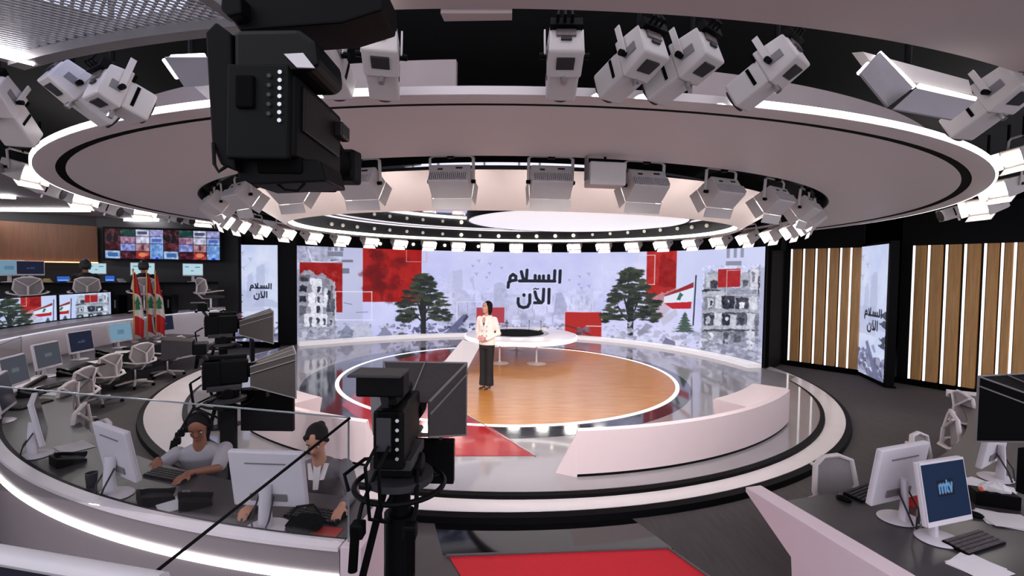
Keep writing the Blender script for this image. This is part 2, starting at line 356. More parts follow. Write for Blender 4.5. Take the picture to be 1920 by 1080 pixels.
# perforated metal ceiling panel upper left: woven slats with a lamp behind it
mp = tag(MB().lathe([(8.36, 3.60), (8.44, 3.60), (8.44, 3.72), (8.36, 3.72)], 24, A(-112.5), A(-100)).build('perforated_ceiling_panel', MGREY, None, SM), 'perforated grey metal ceiling panel at the upper left', 'ceiling panel')
g = MB(); g2 = MB()
def insec(x, y):
    a = math.degrees(math.atan2(y - CY, x - CX)); r = math.hypot(x - CX, y - CY); return -112.4 < a < -100.1 and 8.42 < r < 9.6
for k in range(-120, 121):
    for B, th in ((g, 0.62), (g2, -0.75)):
        d = Vector((math.cos(th), math.sin(th))); nrm = Vector((-d.y, d.x)); o = Vector((-2.6, 1.6)) + nrm * (k * 0.036)
        run = [o + d * (s * 0.05) for s in range(-90, 91)]; run = [p for p in run if insec(p.x, p.y)]
        if len(run) > 2:
            a, b = run[0], run[-1]; B.tube([(a.x, a.y, 3.655 if B is g else 3.667), (b.x, b.y, 3.655 if B is g else 3.667)], 0.0085, 4, sq=(1.2, 0.5))
tag(g.build('woven_slats', mat('grey_slat_metal', (150, 148, 152), 0.5, metal=0.3, var=0.05), mp), kind='stuff')
tag(g2.build('woven_slats', MATS['grey_slat_metal'], mp), kind='stuff')
a, b, c2, d2 = (8.4, -112.5), (9.6, -112.5), (9.6, -100), (8.4, -100)
pol = lambda r, t: Vector((CX + r * math.cos(A(t)), CY + r * math.sin(A(t)), 3.66))
MB().tube([pol(8.4, -112.5), pol(9.6, -112.5)], 0.05, 4).build('frame_bar', MGREY, mp); MB().tube([pol(8.4, -100), pol(9.6, -100)], 0.05, 4).build('frame_bar', MGREY, mp)
lm = MB().box((0, 0, 0), (1.5, 0.8, 0.04)).build('lamp_panel', mat('cool_lamp', (190, 205, 255), 0.5, emit=2.2, var=0)); lm.location = (-2.95, 2.95, 4.15); lm.rotation_euler.z = 0.6
lm.parent = mp
tl = tag(MB().tube([onz(-60, 82, 3.62), onz(64, 114, 3.62)], 0.035, 4).build('tube_light', TUBE), 'bright tube light beside the perforated panel in the upper left corner', 'tube light')
# left mezzanine: slab, counter, white curved front, back wall
MEZ = 1.15
struct(MB().lathe([(9.55, ZF), (9.55, MEZ), (17, MEZ), (17, ZF)], 60, A(-203), A(-120)).build('floor_mezzanine', mat('mezzanine_floor', (44, 42, 45), 0.7, var=0.1)), 'dark raised mezzanine floor behind the curved counter')
ct = tag(MB().lathe([(8.98, 1.10), (8.98, 1.17), (9.62, 1.17), (9.62, 1.10)], 90, A(-199), A(-130)).build('curved_counter', mat('pale_counter', (168, 162, 166), 0.35, var=0.02), None, SM), 'long pale curved counter top along the edge of the mezzanine', 'counter')
MB().lathe([(9.05, ZF), (9.05, 1.10), (9.2, 1.10), (9.2, ZF)], 90, A(-199), A(-130)).build('front_panel', WHITE, ct, SM)
MB().lathe([(8.97, 1.08), (9.04, 1.08), (9.04, 1.10), (8.97, 1.10)], 90, A(-199), A(-130)).build('light_edge', mat('counter_edge_light', (235, 240, 255), 0.4, emit=0.6, var=0), ct, SM)
MB().lathe([(9.5, 1.17), (9.5, 1.36), (9.58, 1.36), (9.58, 1.17)], 40, A(-199), A(-188)).build('upstand', LGREY, ct, SM)
wl = [Vector((-16.6, 8.32)), Vector((-11.62, 13.0)), Vector((-8.2, 13.9)), Vector((-8.9, 15.0))]
pl = [(p.x, p.y) for p in wl] + [(-8.8, 15.3), (-8.3, 14.2), (-11.75, 13.3), (-16.8, 8.6)]
struct(MB().prism(pl, MEZ - 0.2, 3.68).build('wall_mezzanine', mat('dark_mezzanine_wall', (22, 22, 26), 0.6, var=0.1)), 'dark wall behind the mezzanine desks')
p0, p1 = ony(-60, 418, 11.2), ony(182, 429, 12.9)
dv = (Vector((p1.x, p1.y)) - Vector((p0.x, p0.y)))
wp = thing('wood_wall_panel', 'warm brown wooden wall panel lit from below at the far left', 'wall panel', (p0.x, p0.y, 0))
L = dv.length; wp.rotation_euler.z = math.atan2(dv.y, dv.x)
MB().box((L / 2, -0.03, 2.93), (L, 0.06, 0.98)).build('board', WOODP, wp)
MB().box((L / 2, -0.09, 2.42), (L, 0.05, 0.025)).build('light_strip', mat('warm_strip', (255, 190, 130), 0.5, emit=3.0, var=0), wp)
# ================================================================== pictures shown on the screens
_rs = np.random.RandomState(3)
def vnoise(h, w, cell, seed):
    r = np.random.RandomState(seed); gh, gw = int(h / cell) + 3, int(w / cell) + 3; g = r.rand(gh, gw)
    y = np.arange(h) / cell; x = np.arange(w) / cell; iy = y.astype(int); ix = x.astype(int)
    fy = (y - iy)[:, None]; fx = (x - ix)[None, :]; fy = fy * fy * (3 - 2 * fy); fx = fx * fx * (3 - 2 * fx)
    a = g[iy][:, ix]; b = g[iy][:, ix + 1]; c = g[iy + 1][:, ix]; d = g[iy + 1][:, ix + 1]
    return (a * (1 - fx) + b * fx) * (1 - fy) + (c * (1 - fx) + d * fx) * fy
def fbm(h, w, cell, seed, o=4):
    t = 0; s = 0; am = 1.0
    for k in range(o):
        t = t + am * vnoise(h, w, max(1.01, cell), seed + k * 17); s += am; am *= 0.55; cell /= 2.1
    return t / s
class Pic:
    def __init__(s, x0, y0, x1, y1, sc, bg):
        s.x0, s.y0, s.sc = x0, y0, sc; s.w, s.h = int((x1 - x0) * sc), int((y1 - y0) * sc)
        s.im = np.ones((s.h, s.w, 3)) * (np.array(bg) / 255.0)
        s.X, s.Y = np.meshgrid(x0 + (np.arange(s.w) + .5) / sc, y0 + (np.arange(s.h) + .5) / sc)
    def win(s, x0, y0, x1, y1):
        a = max(0, int((x0 - s.x0) * s.sc) - 2); b = min(s.w, int((x1 - s.x0) * s.sc) + 3)
        c = max(0, int((y0 - s.y0) * s.sc) - 2); d = min(s.h, int((y1 - s.y0) * s.sc) + 3)
        return slice(c, max(c, d)), slice(a, max(a, b))
    def put(s, W, m, col, al=1.0):
        m = np.clip(m, 0, 1)[..., None] * al; s.im[W] = s.im[W] * (1 - m) + (np.array(col) / 255.0) * m
    def rect(s, x0, y0, x1, y1, col, al=1.0):
        W = s.win(x0, y0, x1, y1); X, Y = s.X[W], s.Y[W]
        m = np.clip(np.minimum(np.minimum(X - x0, x1 - X), np.minimum(Y - y0, y1 - Y)) * s.sc + .5, 0, 1); s.put(W, m, col, al)
    def frame(s, x0, y0, x1, y1, t, col, al=1.0):
        s.rect(x0, y0, x1, y0 + t, col, al); s.rect(x0, y1 - t, x1, y1, col, al); s.rect(x0, y0, x0 + t, y1, col, al); s.rect(x1 - t, y0, x1, y1, col, al)
    def poly(s, pts, col, al=1.0, rag=0.0, seed=0):
        xs = [p[0] for p in pts]; ys = [p[1] for p in pts]; W = s.win(min(xs) - rag, min(ys) - rag, max(xs) + rag, max(ys) + rag); X, Y = s.X[W], s.Y[W]
        if X.size == 0: return
        if rag:
            h, w = X.shape; X = X + (fbm(h, w, 5 * s.sc, seed + 1, 3) - .5) * 2 * rag; Y = Y + (fbm(h, w, 5 * s.sc, seed + 9, 3) - .5) * 2 * rag
        ins = np.zeros(X.shape, bool); n = len(pts)
        for i in range(n):
            (x1, y1), (x2, y2) = pts[i], pts[(i + 1) % n]
            if y1 == y2: continue
            c = ((y1 > Y) != (y2 > Y)) & (X < (x2 - x1) * (Y - y1) / (y2 - y1) + x1); ins ^= c
        s.put(W, ins.astype(float), col, al)
    def line(s, pts, t, col, al=1.0):
        xs = [p[0] for p in pts]; ys = [p[1] for p in pts]; W = s.win(min(xs) - t, min(ys) - t, max(xs) + t, max(ys) + t); X, Y = s.X[W], s.Y[W]
        m = np.zeros(X.shape)
        for (x1, y1), (x2, y2) in zip(pts[:-1], pts[1:]):
            dx, dy = x2 - x1, y2 - y1; q = np.clip(((X - x1) * dx + (Y - y1) * dy) / max(1e-9, dx * dx + dy * dy), 0, 1)
            m = np.maximum(m, np.clip((t / 2 - np.hypot(X - x1 - q * dx, Y - y1 - q * dy)) * s.sc + .5, 0, 1))
        s.put(W, m, col, al)
    def blob(s, cx, cy, rx, ry, col, al=1.0, soft=0.3, rag=0.5, seed=0):
        W = s.win(cx - rx * 1.6, cy - ry * 1.6, cx + rx * 1.6, cy + ry * 1.6); X, Y = s.X[W], s.Y[W]
        if X.size == 0: return
        h, w = X.shape; d = np.hypot((X - cx) / rx, (Y - cy) / ry) + (fbm(h, w, max(2, min(rx, ry) * s.sc * .5), seed, 3) - .5) * 2 * rag
        s.put(W, (1 - d) / soft + .5, col, al)
    def grain(s, x0, y0, x1, y1, cell, amp, seed, mask=None):
        W = s.win(x0, y0, x1, y1); h, w = s.X[W].shape
        n = (fbm(h, w, cell * s.sc, seed, 4) - .5) * 2 * amp
        s.im[W] = np.clip(s.im[W] + n[..., None], 0, 1)
    def rubble(s, x0, y0, x1, y1, n, seed, lo=70, hi=215, tint=18, size=(3, 11)):
        r = random.Random(seed)
        for i in range(n):
            cx = r.uniform(x0, x1); cy = r.uniform(y0, y1) ; k = r.uniform(*size) * (0.6 + 0.6 * (cy - y0) / max(1, y1 - y0)); g = r.uniform(lo, hi)
            a0 = r.uniform(0, 6.28); m = r.choice((3, 4, 4, 5))
            pts = [(cx + k * r.uniform(.6, 1.1) * math.cos(a0 + 6.28 * j / m), cy + .62 * k * r.uniform(.6, 1.1) * math.sin(a0 + 6.28 * j / m)) for j in range(m)]
            s.poly(pts, (g, g, min(255, g + tint)), 0.74, 1.2, i)
    def cedar(s, cx, top, base, w, seed, k=1.0):
        r = random.Random(seed); h = base - top; dk = (38, 40, 44); gr = [(52, 60, 52), (44, 50, 46), (66, 74, 58), (36, 40, 40)]
        s.poly([(cx - .045 * w, base), (cx - .05 * w, top + .72 * h), (cx - .09 * w, top + .55 * h), (cx - .02 * w, top + .3 * h), (cx + .04 * w, top + .3 * h), (cx + .05 * w, top + .55 * h), (cx + .05 * w, base)], dk)
        for sx, y1, y2 in ((-.22, .80, .55), (.2, .80, .6), (-.12, .7, .4), (.14, .7, .42), (-.05, .55, .2)):
            s.line([(cx, top + y1 * h), (cx + sx * .55 * w, top + (y1 * .6 + y2 * .4) * h), (cx + sx * w, top + y2 * h)], .028 * w, dk)
        tiers = ((.02, .10, .30), (.12, .19, .40), (.24, .26, .62), (.36, .34, .74), (.46, .42, .92), (.56, .44, .86), (.66, .50, .98), (.70, .46, .9))
        for ty, sp, tw in tiers:
            for i in range(int(34 * k)):
                u = r.uniform(-1, 1); x = cx + u * tw * w * .5; y = top + (ty + .05 * abs(u) + r.uniform(-.045, .045)) * h
                if ty > .5 and abs(u) < .26 and r.random() < .85: continue
                s.blob(x, y, r.uniform(.04, .09) * w, r.uniform(.014, .03) * h, r.choice(gr), .95, .35, .5, r.randint(0, 9999))
    def ruin(s, x0, y0, x1, y1, cols, rows, seed):
        r = random.Random(seed); W_ = x1 - x0; rh = (y1 - y0) / rows; n = 9
        top = [(x0 + W_ * i / n, y0 + r.uniform(-3, 7)) for i in range(n + 1)]
        s.poly([(x0, y1)] + top + [(x1, y1)], (148, 150, 170), .95, 4, seed)
        for j in range(rows):
            yy = y0 + (j + .05) * rh + r.uniform(-1.5, 1.5); sk = r.uniform(-2.5, 2.5); x = x0 + r.uniform(-1, 4)
            while x < x1 - 4:
                w = r.uniform(.10, .26) * W_; g = r.choice((26, 38, 54, 80, 104)); hh = rh * r.uniform(.45, .72)
                s.poly([(x, yy + r.uniform(0, 5)), (x + w * .5, yy + r.uniform(-3, 3)), (x + w, yy + r.uniform(0, 6)), (x + w * r.uniform(.8, 1), yy + hh), (x + w * .1, yy + hh + r.uniform(-3, 3))], (g, g, g + 14), .92, 3.2, r.randint(0, 999))
                if r.random() < .45: s.poly([(x + w * .3, yy + hh * .35), (x + w * .6, yy + hh * .3), (x + w * .62, yy + hh * .7), (x + w * .32, yy + hh * .72)], (222, 226, 246), .9, 1.5, r.randint(0, 999))
                if r.random() < .7: s.poly([(x + w, yy - 2), (x + w + r.uniform(3, 8), yy - 1), (x + w + r.uniform(2, 7), yy + rh * .9), (x + w - 1, yy + rh)], (206, 208, 226), .92, 3, r.randint(0, 999))
                x += w + r.uniform(2, 9)
            m = [(x0 - 2 + (W_ + 3) * i / n, yy + rh * .74 + sk * i / n + r.uniform(-2, 2)) for i in range(n + 1)]
            s.poly(m + [(p[0], p[1] + rh * r.uniform(.1, .26)) for p in m[::-1]], (198, 200, 218), .9, 2.5, seed + j)
            s.line([(p[0], p[1] + rh * .24) for p in m], 1.5, (54, 54, 68), .8)
        for i in range(14):
            x = r.uniform(x0, x1); y = r.uniform(y0, y1); s.line([(x, y), (x + r.uniform(-7, 7), y + r.uniform(3, 14))], 1.0, (40, 40, 52), .7)
        s.grain(x0 - 3, y0, x1 + 3, y1, 2.2, .24, seed); s.grain(x0 - 3, y0, x1 + 3, y1, 8, .16, seed + 5)
    def pieces(s, base, lst, seed):
        s.poly(base, (152, 155, 174), .95, 3, seed)
        for k, (x0, y0, x1, y1, g) in enumerate(lst):
            s.poly([(x0, y0), ((x0 + x1) / 2, y0 - 1.5), (x1, y0 + 1), (x1 - 1, y1), (x0 + 1, y1 + 1)], (g, g + 1, g + 14), .93, 2.6, seed + k * 3)
    def ruin_right(s):
        D, M_, W = 40, 100, 214
        s.pieces([(1318, 690), (1317, 545), (1322, 514), (1334, 507), (1347, 515), (1348, 540), (1388, 543), (1390, 514), (1412, 508), (1424, 500), (1424, 690)],
          [(1322, 515, 1346, 540, 190), (1330, 527, 1346, 541, D + 20), (1388, 516, 1404, 545, 170), (1392, 528, 1402, 538, 80), (1405, 510, 1423, 545, W), (1408, 514, 1414, 530, 120), (1420, 522, 1424, 556, 70),
           (1316, 544, 1350, 549, 60), (1316, 548, 1360, 557, 190), (1320, 558, 1342, 579, 130), (1326, 560, 1338, 577, 205), (1331, 566, 1336, 575, D), (1341, 556, 1353, 582, W), (1353, 556, 1378, 584, D), (1362, 564, 1368, 570, 230), (1360, 556, 1366, 584, 60), (1379, 560, 1404, 584, 56), (1386, 569, 1397, 580, 236), (1404, 558, 1421, 588, W),
           (1315, 581, 1424, 588, 172), (1318, 588, 1424, 590, 66), (1321, 590, 1340, 611, 60), (1324, 595, 1333, 608, 190), (1340, 588, 1354, 612, W), (1355, 591, 1370, 614, D - 8), (1361, 595, 1366, 602, 230), (1369, 592, 1381, 614, 200), (1382, 590, 1402, 610, 78), (1388, 598, 1396, 610, 44), (1402, 590, 1418, 614, W - 4),
           (1316, 612, 1380, 619, 180), (1372, 614, 1424, 622, 186), (1318, 619, 1424, 622, 76), (1320, 624, 1358, 648, 150), (1332, 626, 1340, 637, 232), (1358, 624, 1368, 648, 84), (1371, 624, 1400, 642, 120), (1378, 630, 1392, 642, 84), (1402, 622, 1418, 655, W), (1416, 590, 1424, 640, 120)], 71)
        s.grain(1316, 500, 1426, 660, 3, .15, 71); s.grain(1316, 500, 1426, 660, 9, .10, 76)
    def ruin_left(s):
        s.pieces([(558, 650), (558, 518), (570, 508), (584, 506), (592, 516), (604, 512), (622, 526), (629, 545), (631, 650)],
          [(560, 516, 582, 527, 96), (563, 520, 578, 528, 44), (560, 528, 580, 535, 150), (560, 536, 576, 549, 36), (560, 548, 576, 553, 160), (560, 555, 574, 568, 34), (560, 567, 576, 572, 150), (560, 574, 574, 590, 96),
           (580, 522, 604, 532, 226), (584, 530, 604, 550, 222), (594, 537, 601, 547, 44), (577, 549, 592, 570, 232), (592, 552, 606, 566, 200), (594, 556, 600, 566, 60), (578, 568, 612, 574, 222), (582, 574, 594, 590, 226), (593, 574, 600, 586, 46), (600, 572, 606, 592, 214),
           (604, 524, 618, 544, 128), (608, 540, 614, 560, 210), (614, 545, 620, 570, 50), (620, 536, 624, 560, 96), (606, 552, 614, 574, 226), (612, 572, 628, 590, 64), (624, 528, 629, 560, 170), (618, 560, 628, 576, 90), (614, 584, 626, 600, 150),
           (570, 588, 614, 612, 228), (579, 596, 585, 614, 84), (593, 597, 599, 607, 52), (605, 597, 611, 609, 64), (615, 597, 626, 612, 176), (618, 600, 623, 608, 70), (560, 592, 570, 606, 120)], 41)
        s.grain(557, 508, 632, 640, 3, .13, 41); s.grain(557, 508, 632, 640, 9, .08, 46)
    def flag(s, x0, y0, x1, y1, drop):
        H3 = (y1 - y0)
        s.poly([(x1, y0), (x1, y0 + .2 * H3), (x0 + 4, y0 + .36 * H3 + drop), (x0, y0 + .3 * H3 + drop)], (150, 40, 50), 1)
        s.poly([(x1, y0 + .2 * H3), (x1 - 2, y0 + .74 * H3), (x0, y0 + .78 * H3), (x0, y0 + .36 * H3 + drop)], (222, 228, 246), 1)
        s.poly([(x1 - 3, y0 + .74 * H3), (x1 - 4, y1), (x0 + 16, y1), (x0, y0 + .78 * H3)], (188, 36, 44), 1)
        cx, cy = (x0 + x1) / 2 + 2, y0 + .54 * H3
        s.poly([(cx - 6, cy + .12 * H3), (cx - 3, cy - .02 * H3), (cx, cy - .17 * H3), (cx + 7, cy - .06 * H3), (cx + 3, cy + .02 * H3), (cx + 1, cy + .14 * H3)], (44, 104, 84), .95)
    def salam(s, ox, oy, k, col=(30, 34, 52), halo=True):
        """the two-line Arabic headline; coordinates measured in headline units (right to left script)"""
        t = 33
        one = [[(660, 300), (656, 422)], [(604, 300), (600, 408)], [(606, 410), (250, 410)], [(541, 352), (541, 408)], [(488, 356), (488, 408)], [(402, 352), (402, 408)], [(445, 358), (445, 408)],
               [(318, 296), (310, 410)], [(258, 312), (276, 380), (306, 410)], [(240, 410), (318, 410)],
               [(206, 400), (158, 408), (128, 424), (124, 476)], [(200, 400), (203, 362), (172, 340), (146, 362), (138, 408)]]
        two = [[(548, 496), (546, 642)], [(492, 496), (488, 620), (470, 640), (400, 640)], [(402, 524), (420, 592), (460, 636)], [(386, 498), (408, 486), (420, 498), (440, 490)],
               [(350, 556), (350, 640), (330, 680), (286, 692), (242, 676), (228, 640), (230, 596)], [(288, 556), (290, 562)]]
        for ps in one + two:
            tt = 12 if ps[0] == (386, 498) else (34 if ps[0] == (288, 556) else t)
            if halo: s.line([(ox + x * k, oy + y * k) for x, y in ps], (tt + 22) * k, (226, 228, 250), .5)
        for ps in one + two:
            tt = 12 if ps[0] == (386, 498) else (34 if ps[0] == (288, 556) else t)
            s.line([(ox + x * k, oy + y * k) for x, y in ps], tt * k, col)
    def bird(s, x, y, k): s.line([(x - 2 * k, y - 1 * k), (x, y), (x + .6 * k, y + 2.2 * k)], 1.1, (120, 122, 150), .8); s.line([(x, y), (x + 2 * k, y - 1.4 * k)], 1.0, (120, 122, 150), .7)
    def sample(s, X, Y):
        fx = np.clip((X - s.x0) * s.sc - .5, 0, s.w - 1.001); fy = np.clip((Y - s.y0) * s.sc - .5, 0, s.h - 1.001)
        ix, iy = fx.astype(int), fy.astype(int); a = (fx - ix)[..., None]; b = (fy - iy)[..., None]
        c = (s.im[iy, ix] * (1 - a) + s.im[iy, ix + 1] * a) * (1 - b) + (s.im[iy + 1, ix] * (1 - a) + s.im[iy + 1, ix + 1] * a) * b
        return np.where(c <= .04045, c / 12.92, ((c + .055) / 1.055) ** 2.4)
def grid_screen(name, P, lin, parent=None, gain=1.0):
    """P: (rows, cols, 3) points, lin: (rows, cols, 3) linear colours; one flat lit picture surface"""
    r, c = P.shape[:2]; me = bpy.data.meshes.new(name); nq = (r - 1) * (c - 1)
    me.vertices.add(r * c); me.vertices.foreach_set('co', P.astype(np.float32).ravel())
    i = np.arange(r - 1)[:, None] * c + np.arange(c - 1)[None, :]
    q = np.stack([i, i + 1, i + c + 1, i + c], -1).reshape(-1)
    me.loops.add(nq * 4); me.loops.foreach_set('vertex_index', q.astype(np.int32)); me.polygons.add(nq)
    me.polygons.foreach_set('loop_start', (np.arange(nq) * 4).astype(np.int32)); me.update(calc_edges=True); me.validate()
    ca = me.color_attributes.new('picture', 'FLOAT_COLOR', 'POINT')
    ca.data.foreach_set('color', np.concatenate([lin * gain, np.ones((r, c, 1))], -1).astype(np.float32).ravel())
    me.materials.append(picmat()); o = bpy.data.objects.new(name, me); COL.objects.link(o)
    if parent: o.parent = parent
    return o
def flat_screen(name, pic, corners, parent=None, nx=120, ny=80, gain=1.0):
    """corners: top-left, top-right, bottom-right, bottom-left as seen by the viewer"""
    tl, tr, br, bl_ = [np.array(x, float) for x in corners]
    u = np.linspace(0, 1, nx)[None, :, None]; v = np.linspace(0, 1, ny)[:, None, None]
    P = (tl * (1 - u) + tr * u) * (1 - v) + (bl_ * (1 - u) + br * u) * v
    X = pic.x0 + u[..., 0] * pic.w / pic.sc + 0 * v[..., 0]; Y = pic.y0 + v[..., 0] * pic.h / pic.sc + 0 * u[..., 0]
    return grid_screen(name, P, pic.sample(X, Y), parent, gain)
# ------------------------------------------------------------------ main video wall picture (painted in photo pixels)
def wall_picture():
    p = Pic(550, 455, 1440, 700, 2.0, (206, 208, 242))
    sky = fbm(p.h, p.w, 120, 5, 4)[..., None]
    p.im = np.clip(np.array([184, 188, 238]) / 255. * (1 - sky) + np.array([224, 223, 253]) / 255. * sky, 0, 1)
    p.rect(550, 455, 680, 700, (178, 180, 206), .55)
    p.rect(550, 455, 625, 492, (150, 152, 176), .6); p.grain(552, 458, 640, 495, 6, .22, 21)
    for x in (615, 627, 638): p.rect(x, 462, x + 6, 470, (110, 112, 130), .8)
    p.rect(614, 471, 643, 480, (120, 122, 140), .9); p.rect(620, 486, 662, 491, (110, 112, 130), .9); p.rect(642, 502, 655, 512, (110, 112, 132), .9)
    p.line([(578, 468), (585, 490), (612, 492), (640, 488)], 2.5, (220, 220, 240), .9)
    p.rect(562, 492, 642, 585, (152, 30, 30)); p.grain(562, 492, 642, 585, 12, .08, 31)
    p.ruin_left(); p.rect(557, 505, 562, 640, (140, 142, 165), .6)
    p.rect(680, 458, 790, 565, (168, 32, 30)); p.grain(680, 458, 790, 565, 20, .07, 33)
    for i in range(26):
        r = random.Random(i); p.blob(705 + r.gauss(0, 14) + 10 * (i % 3), 500 + r.gauss(8, 20), r.uniform(6, 14), r.uniform(5, 13), (96, 18, 22), .5, .6, .6, i)
    p.line([(706, 478), (712, 505), (716, 560)], 6, (104, 20, 24), .5)
    p.frame(761, 455, 800, 489, 1.4, (226, 150, 160), .7)
    p.frame(628, 545, 698, 600, 1.8, (232, 232, 250), .75)
    p.line([(645, 567), (660, 570)], 1.2, (90, 92, 110), .8); p.line([(668, 585), (690, 584)], 1.4, (120, 122, 140), .8)
    # misty city behind the headline
    def mist(pts, g, al): p.poly(pts, (g, g + 2, g + 34), al, 2.2, int(pts[0][0]))
    mist([(848, 600), (848, 506), (866, 503), (868, 540), (886, 560), (890, 545), (880, 520), (888, 515), (894, 600)], 172, .5)
    mist([(838, 600), (838, 510), (850, 508), (852, 600)], 196, .6)
    mist([(925, 600), (926, 530), (940, 528), (950, 535), (952, 600)], 164, .55); mist([(905, 600), (905, 548), (985, 552), (1010, 600)], 176, .45)
    mist([(1038, 590), (1042, 548), (1052, 546), (1062, 566), (1064, 590)], 150, .6); mist([(1078, 580), (1080, 545), (1110, 540), (1120, 580)], 190, .5)
    for i in range(40):
        r = random.Random(100 + i); x = r.uniform(835, 1120); y = r.uniform(545, 590); p.line([(x, y), (x + r.uniform(-1, 1), y + r.uniform(6, 20))], r.uniform(1, 2.4), (148, 150, 186), .45)
    for i in range(60):
        r = random.Random(300 + i); p.blob(r.uniform(800, 1130), r.uniform(588, 616), r.uniform(5, 16), r.uniform(3, 8), (158, 160, 188), .4, .6, .6, i)
    p.grain(790, 540, 1130, 640, 7, .07, 77)
    for x, y, k in ((897, 486, 1.6), (918, 492, 1.5), (886, 496, 1.2), (940, 500, 1.3), (893, 511, 1.6), (917, 510, 1.2), (912, 518, 1), (1086, 516, 1.2), (1103, 511, 1.6), (1067, 523, 1), (1085, 531, 1), (1104, 534, 1.6), (1090, 538, 1)): p.bird(x, y, k)
    p.frame(856, 564, 905, 620, 1.6, (232, 234, 252), .6)
    # rubble and the leaning slab left of the presenter
    p.rubble(558, 606, 760, 640, 120, 51, 90, 205); p.poly([(630, 640), (650, 606), (676, 640)], (120, 124, 150), .7, 2, 4); p.poly([(664, 606), (692, 602), (698, 640), (660, 640)], (192, 194, 216), .8, 2, 8)
    p.poly([(700, 640), (722, 610), (745, 640)], (120, 124, 150), .8, 2, 9); p.rubble(735, 606, 870, 640, 110, 52, 50, 130, 34)
    p.poly([(838, 622), (868, 590), (876, 588), (878, 594), (852, 626)], (96, 98, 132), .95); p.poly([(868, 600), (876, 589), (879, 594), (870, 606)], (62, 62, 86), .9)
    p.rubble(868, 604, 960, 634, 60, 53, 50, 110, 22)
    p.rect(893, 576, 946, 606, (172, 64, 78)); p.frame(893, 575, 947, 607, 1.0, (230, 190, 210), .6)
    p.rect(1060, 584, 1129, 640, (178, 42, 40)); p.frame(1059, 583, 1130, 642, 1.2, (236, 190, 200), .8)
    p.line([(1062, 610), (1085, 616), (1112, 630)], 3, (96, 40, 44), .7); p.line([(1100, 610), (1129, 611)], 1.6, (240, 220, 230), .9); p.rubble(1078, 612, 1112, 628, 14, 58, 60, 130)
    p.rubble(950, 608, 1060, 624, 40, 59, 120, 200)
    p.cedar(794, 514, 627, 104, 61); p.grain(740, 512, 850, 628, 2.2, .05, 6)
    # right part
    p.rect(1211, 458, 1267, 566, (176, 42, 40)); p.poly([(1211, 560), (1267, 540), (1267, 566), (1240, 600), (1211, 585)], (196, 170, 184), .7, 3, 3)
    p.poly([(1238, 474), (1266, 490), (1266, 540), (1232, 535)], (140, 24, 26), .8, 3, 6); p.grain(1211, 458, 1267, 566, 9, .07, 23)
    p.frame(1196, 476, 1227, 533, 1.6, (232, 214, 222), .8); p.line([(1192, 505), (1208, 505)], 1.2, (130, 132, 160), .8)
    p.cedar(1183, 504, 629, 112, 62); p.grain(1128, 502, 1245, 628, 2.2, .05, 8)
    p.rect(1267, 458, 1440, 560, (206, 212, 242), .6)
    p.rubble(1130, 604, 1330, 668, 150, 63, 130, 225, 24, (4, 14)); p.poly([(1235, 660), (1250, 634), (1268, 640), (1270, 662)], (100, 98, 126), .8, 2, 2); p.poly([(1195, 624), (1214, 606), (1226, 612), (1200, 632)], (140, 140, 160), .8, 1, 3)
    p.poly([(1240, 598), (1268, 578), (1272, 590), (1245, 612)], (190, 188, 206), .8, 2, 4)
    p.flag(1245, 529, 1300, 579, 9); p.line([(1304, 517), (1301, 610)], 2.6, (38, 40, 46))
    for i in range(7):
        w = 5 + i * 2.6; y = 588 + i * 5; p.poly([(1285 - w, y + 5), (1285, y - 4), (1285 + w, y + 5)], (66, 84, 74), .9, 1.6, i)
    p.ruin_right()
    p.rect(1345, 506, 1387, 540, (168, 38, 40)); p.frame(1361, 508, 1420, 556, 1.6, (222, 204, 214), .7); p.grain(1345, 506, 1387, 540, 6, .06, 2)
    for x in (1360, 1373, 1386): p.rect(x, 468, x + 6, 486, (130, 132, 150), .8)
    p.rect(1359, 492, 1388, 500, (132, 134, 150), .9); p.rect(1424, 505, 1440, 690, (160, 162, 186), .6)
    p.rubble(1310, 632, 1436, 690, 150, 73, 120, 220, 22)
    p.salam(930, 455 - 4, 0.1812)
    p.im = np.clip(p.im, 0, 1)
    return p
def side_picture(seed, flip=False, red=True):
    p = Pic(0, 0, 100, 220, 2.0, (202, 212, 246)); n = fbm(p.h, p.w, 60, seed, 4)[..., None]
    p.im = np.array([188, 200, 240]) / 255. * (1 - n) + np.array([226, 232, 252]) / 255. * n
    p.poly([(48, 130), (50, 52), (62, 44), (70, 46), (72, 120), (100, 130), (100, 140), (40, 140)], (176, 184, 214), .6, 3, seed)
    p.poly([(26, 120), (30, 70), (40, 62), (44, 96), (40, 120)], (180, 186, 220), .6, 3, seed + 2); p.poly([(14, 150), (14, 104), (66, 100), (70, 150)], (178, 182, 212), .5, 3, seed + 5)
    for x, y, k in ((18, 18, 2.6), (36, 32, 2.2), (20, 52, 2.6), (12, 72, 1.5)): p.bird(x, y, k)
    if red: p.rect(0, 134, 15, 182, (168, 60, 56))
    p.rubble(0, 176, 100, 220, 90, seed, 70, 170, 30, (5, 16)); p.poly([(38, 164), (46, 160), (88, 220), (70, 220)], (110, 116, 150), .9); p.poly([(58, 168), (66, 164), (74, 176), (68, 178)], (140, 146, 176), .8)
    for i, y in enumerate((112, 126, 150, 160)):
        xx = 100 if not flip else 0
        p.poly([(xx, y - 4), (xx + (-20 if not flip else 20), y + 3), (xx, y + 10)], (58, 66, 84), .9, 3, i)
    p.im = np.clip(p.im, 0, 1)
    return p
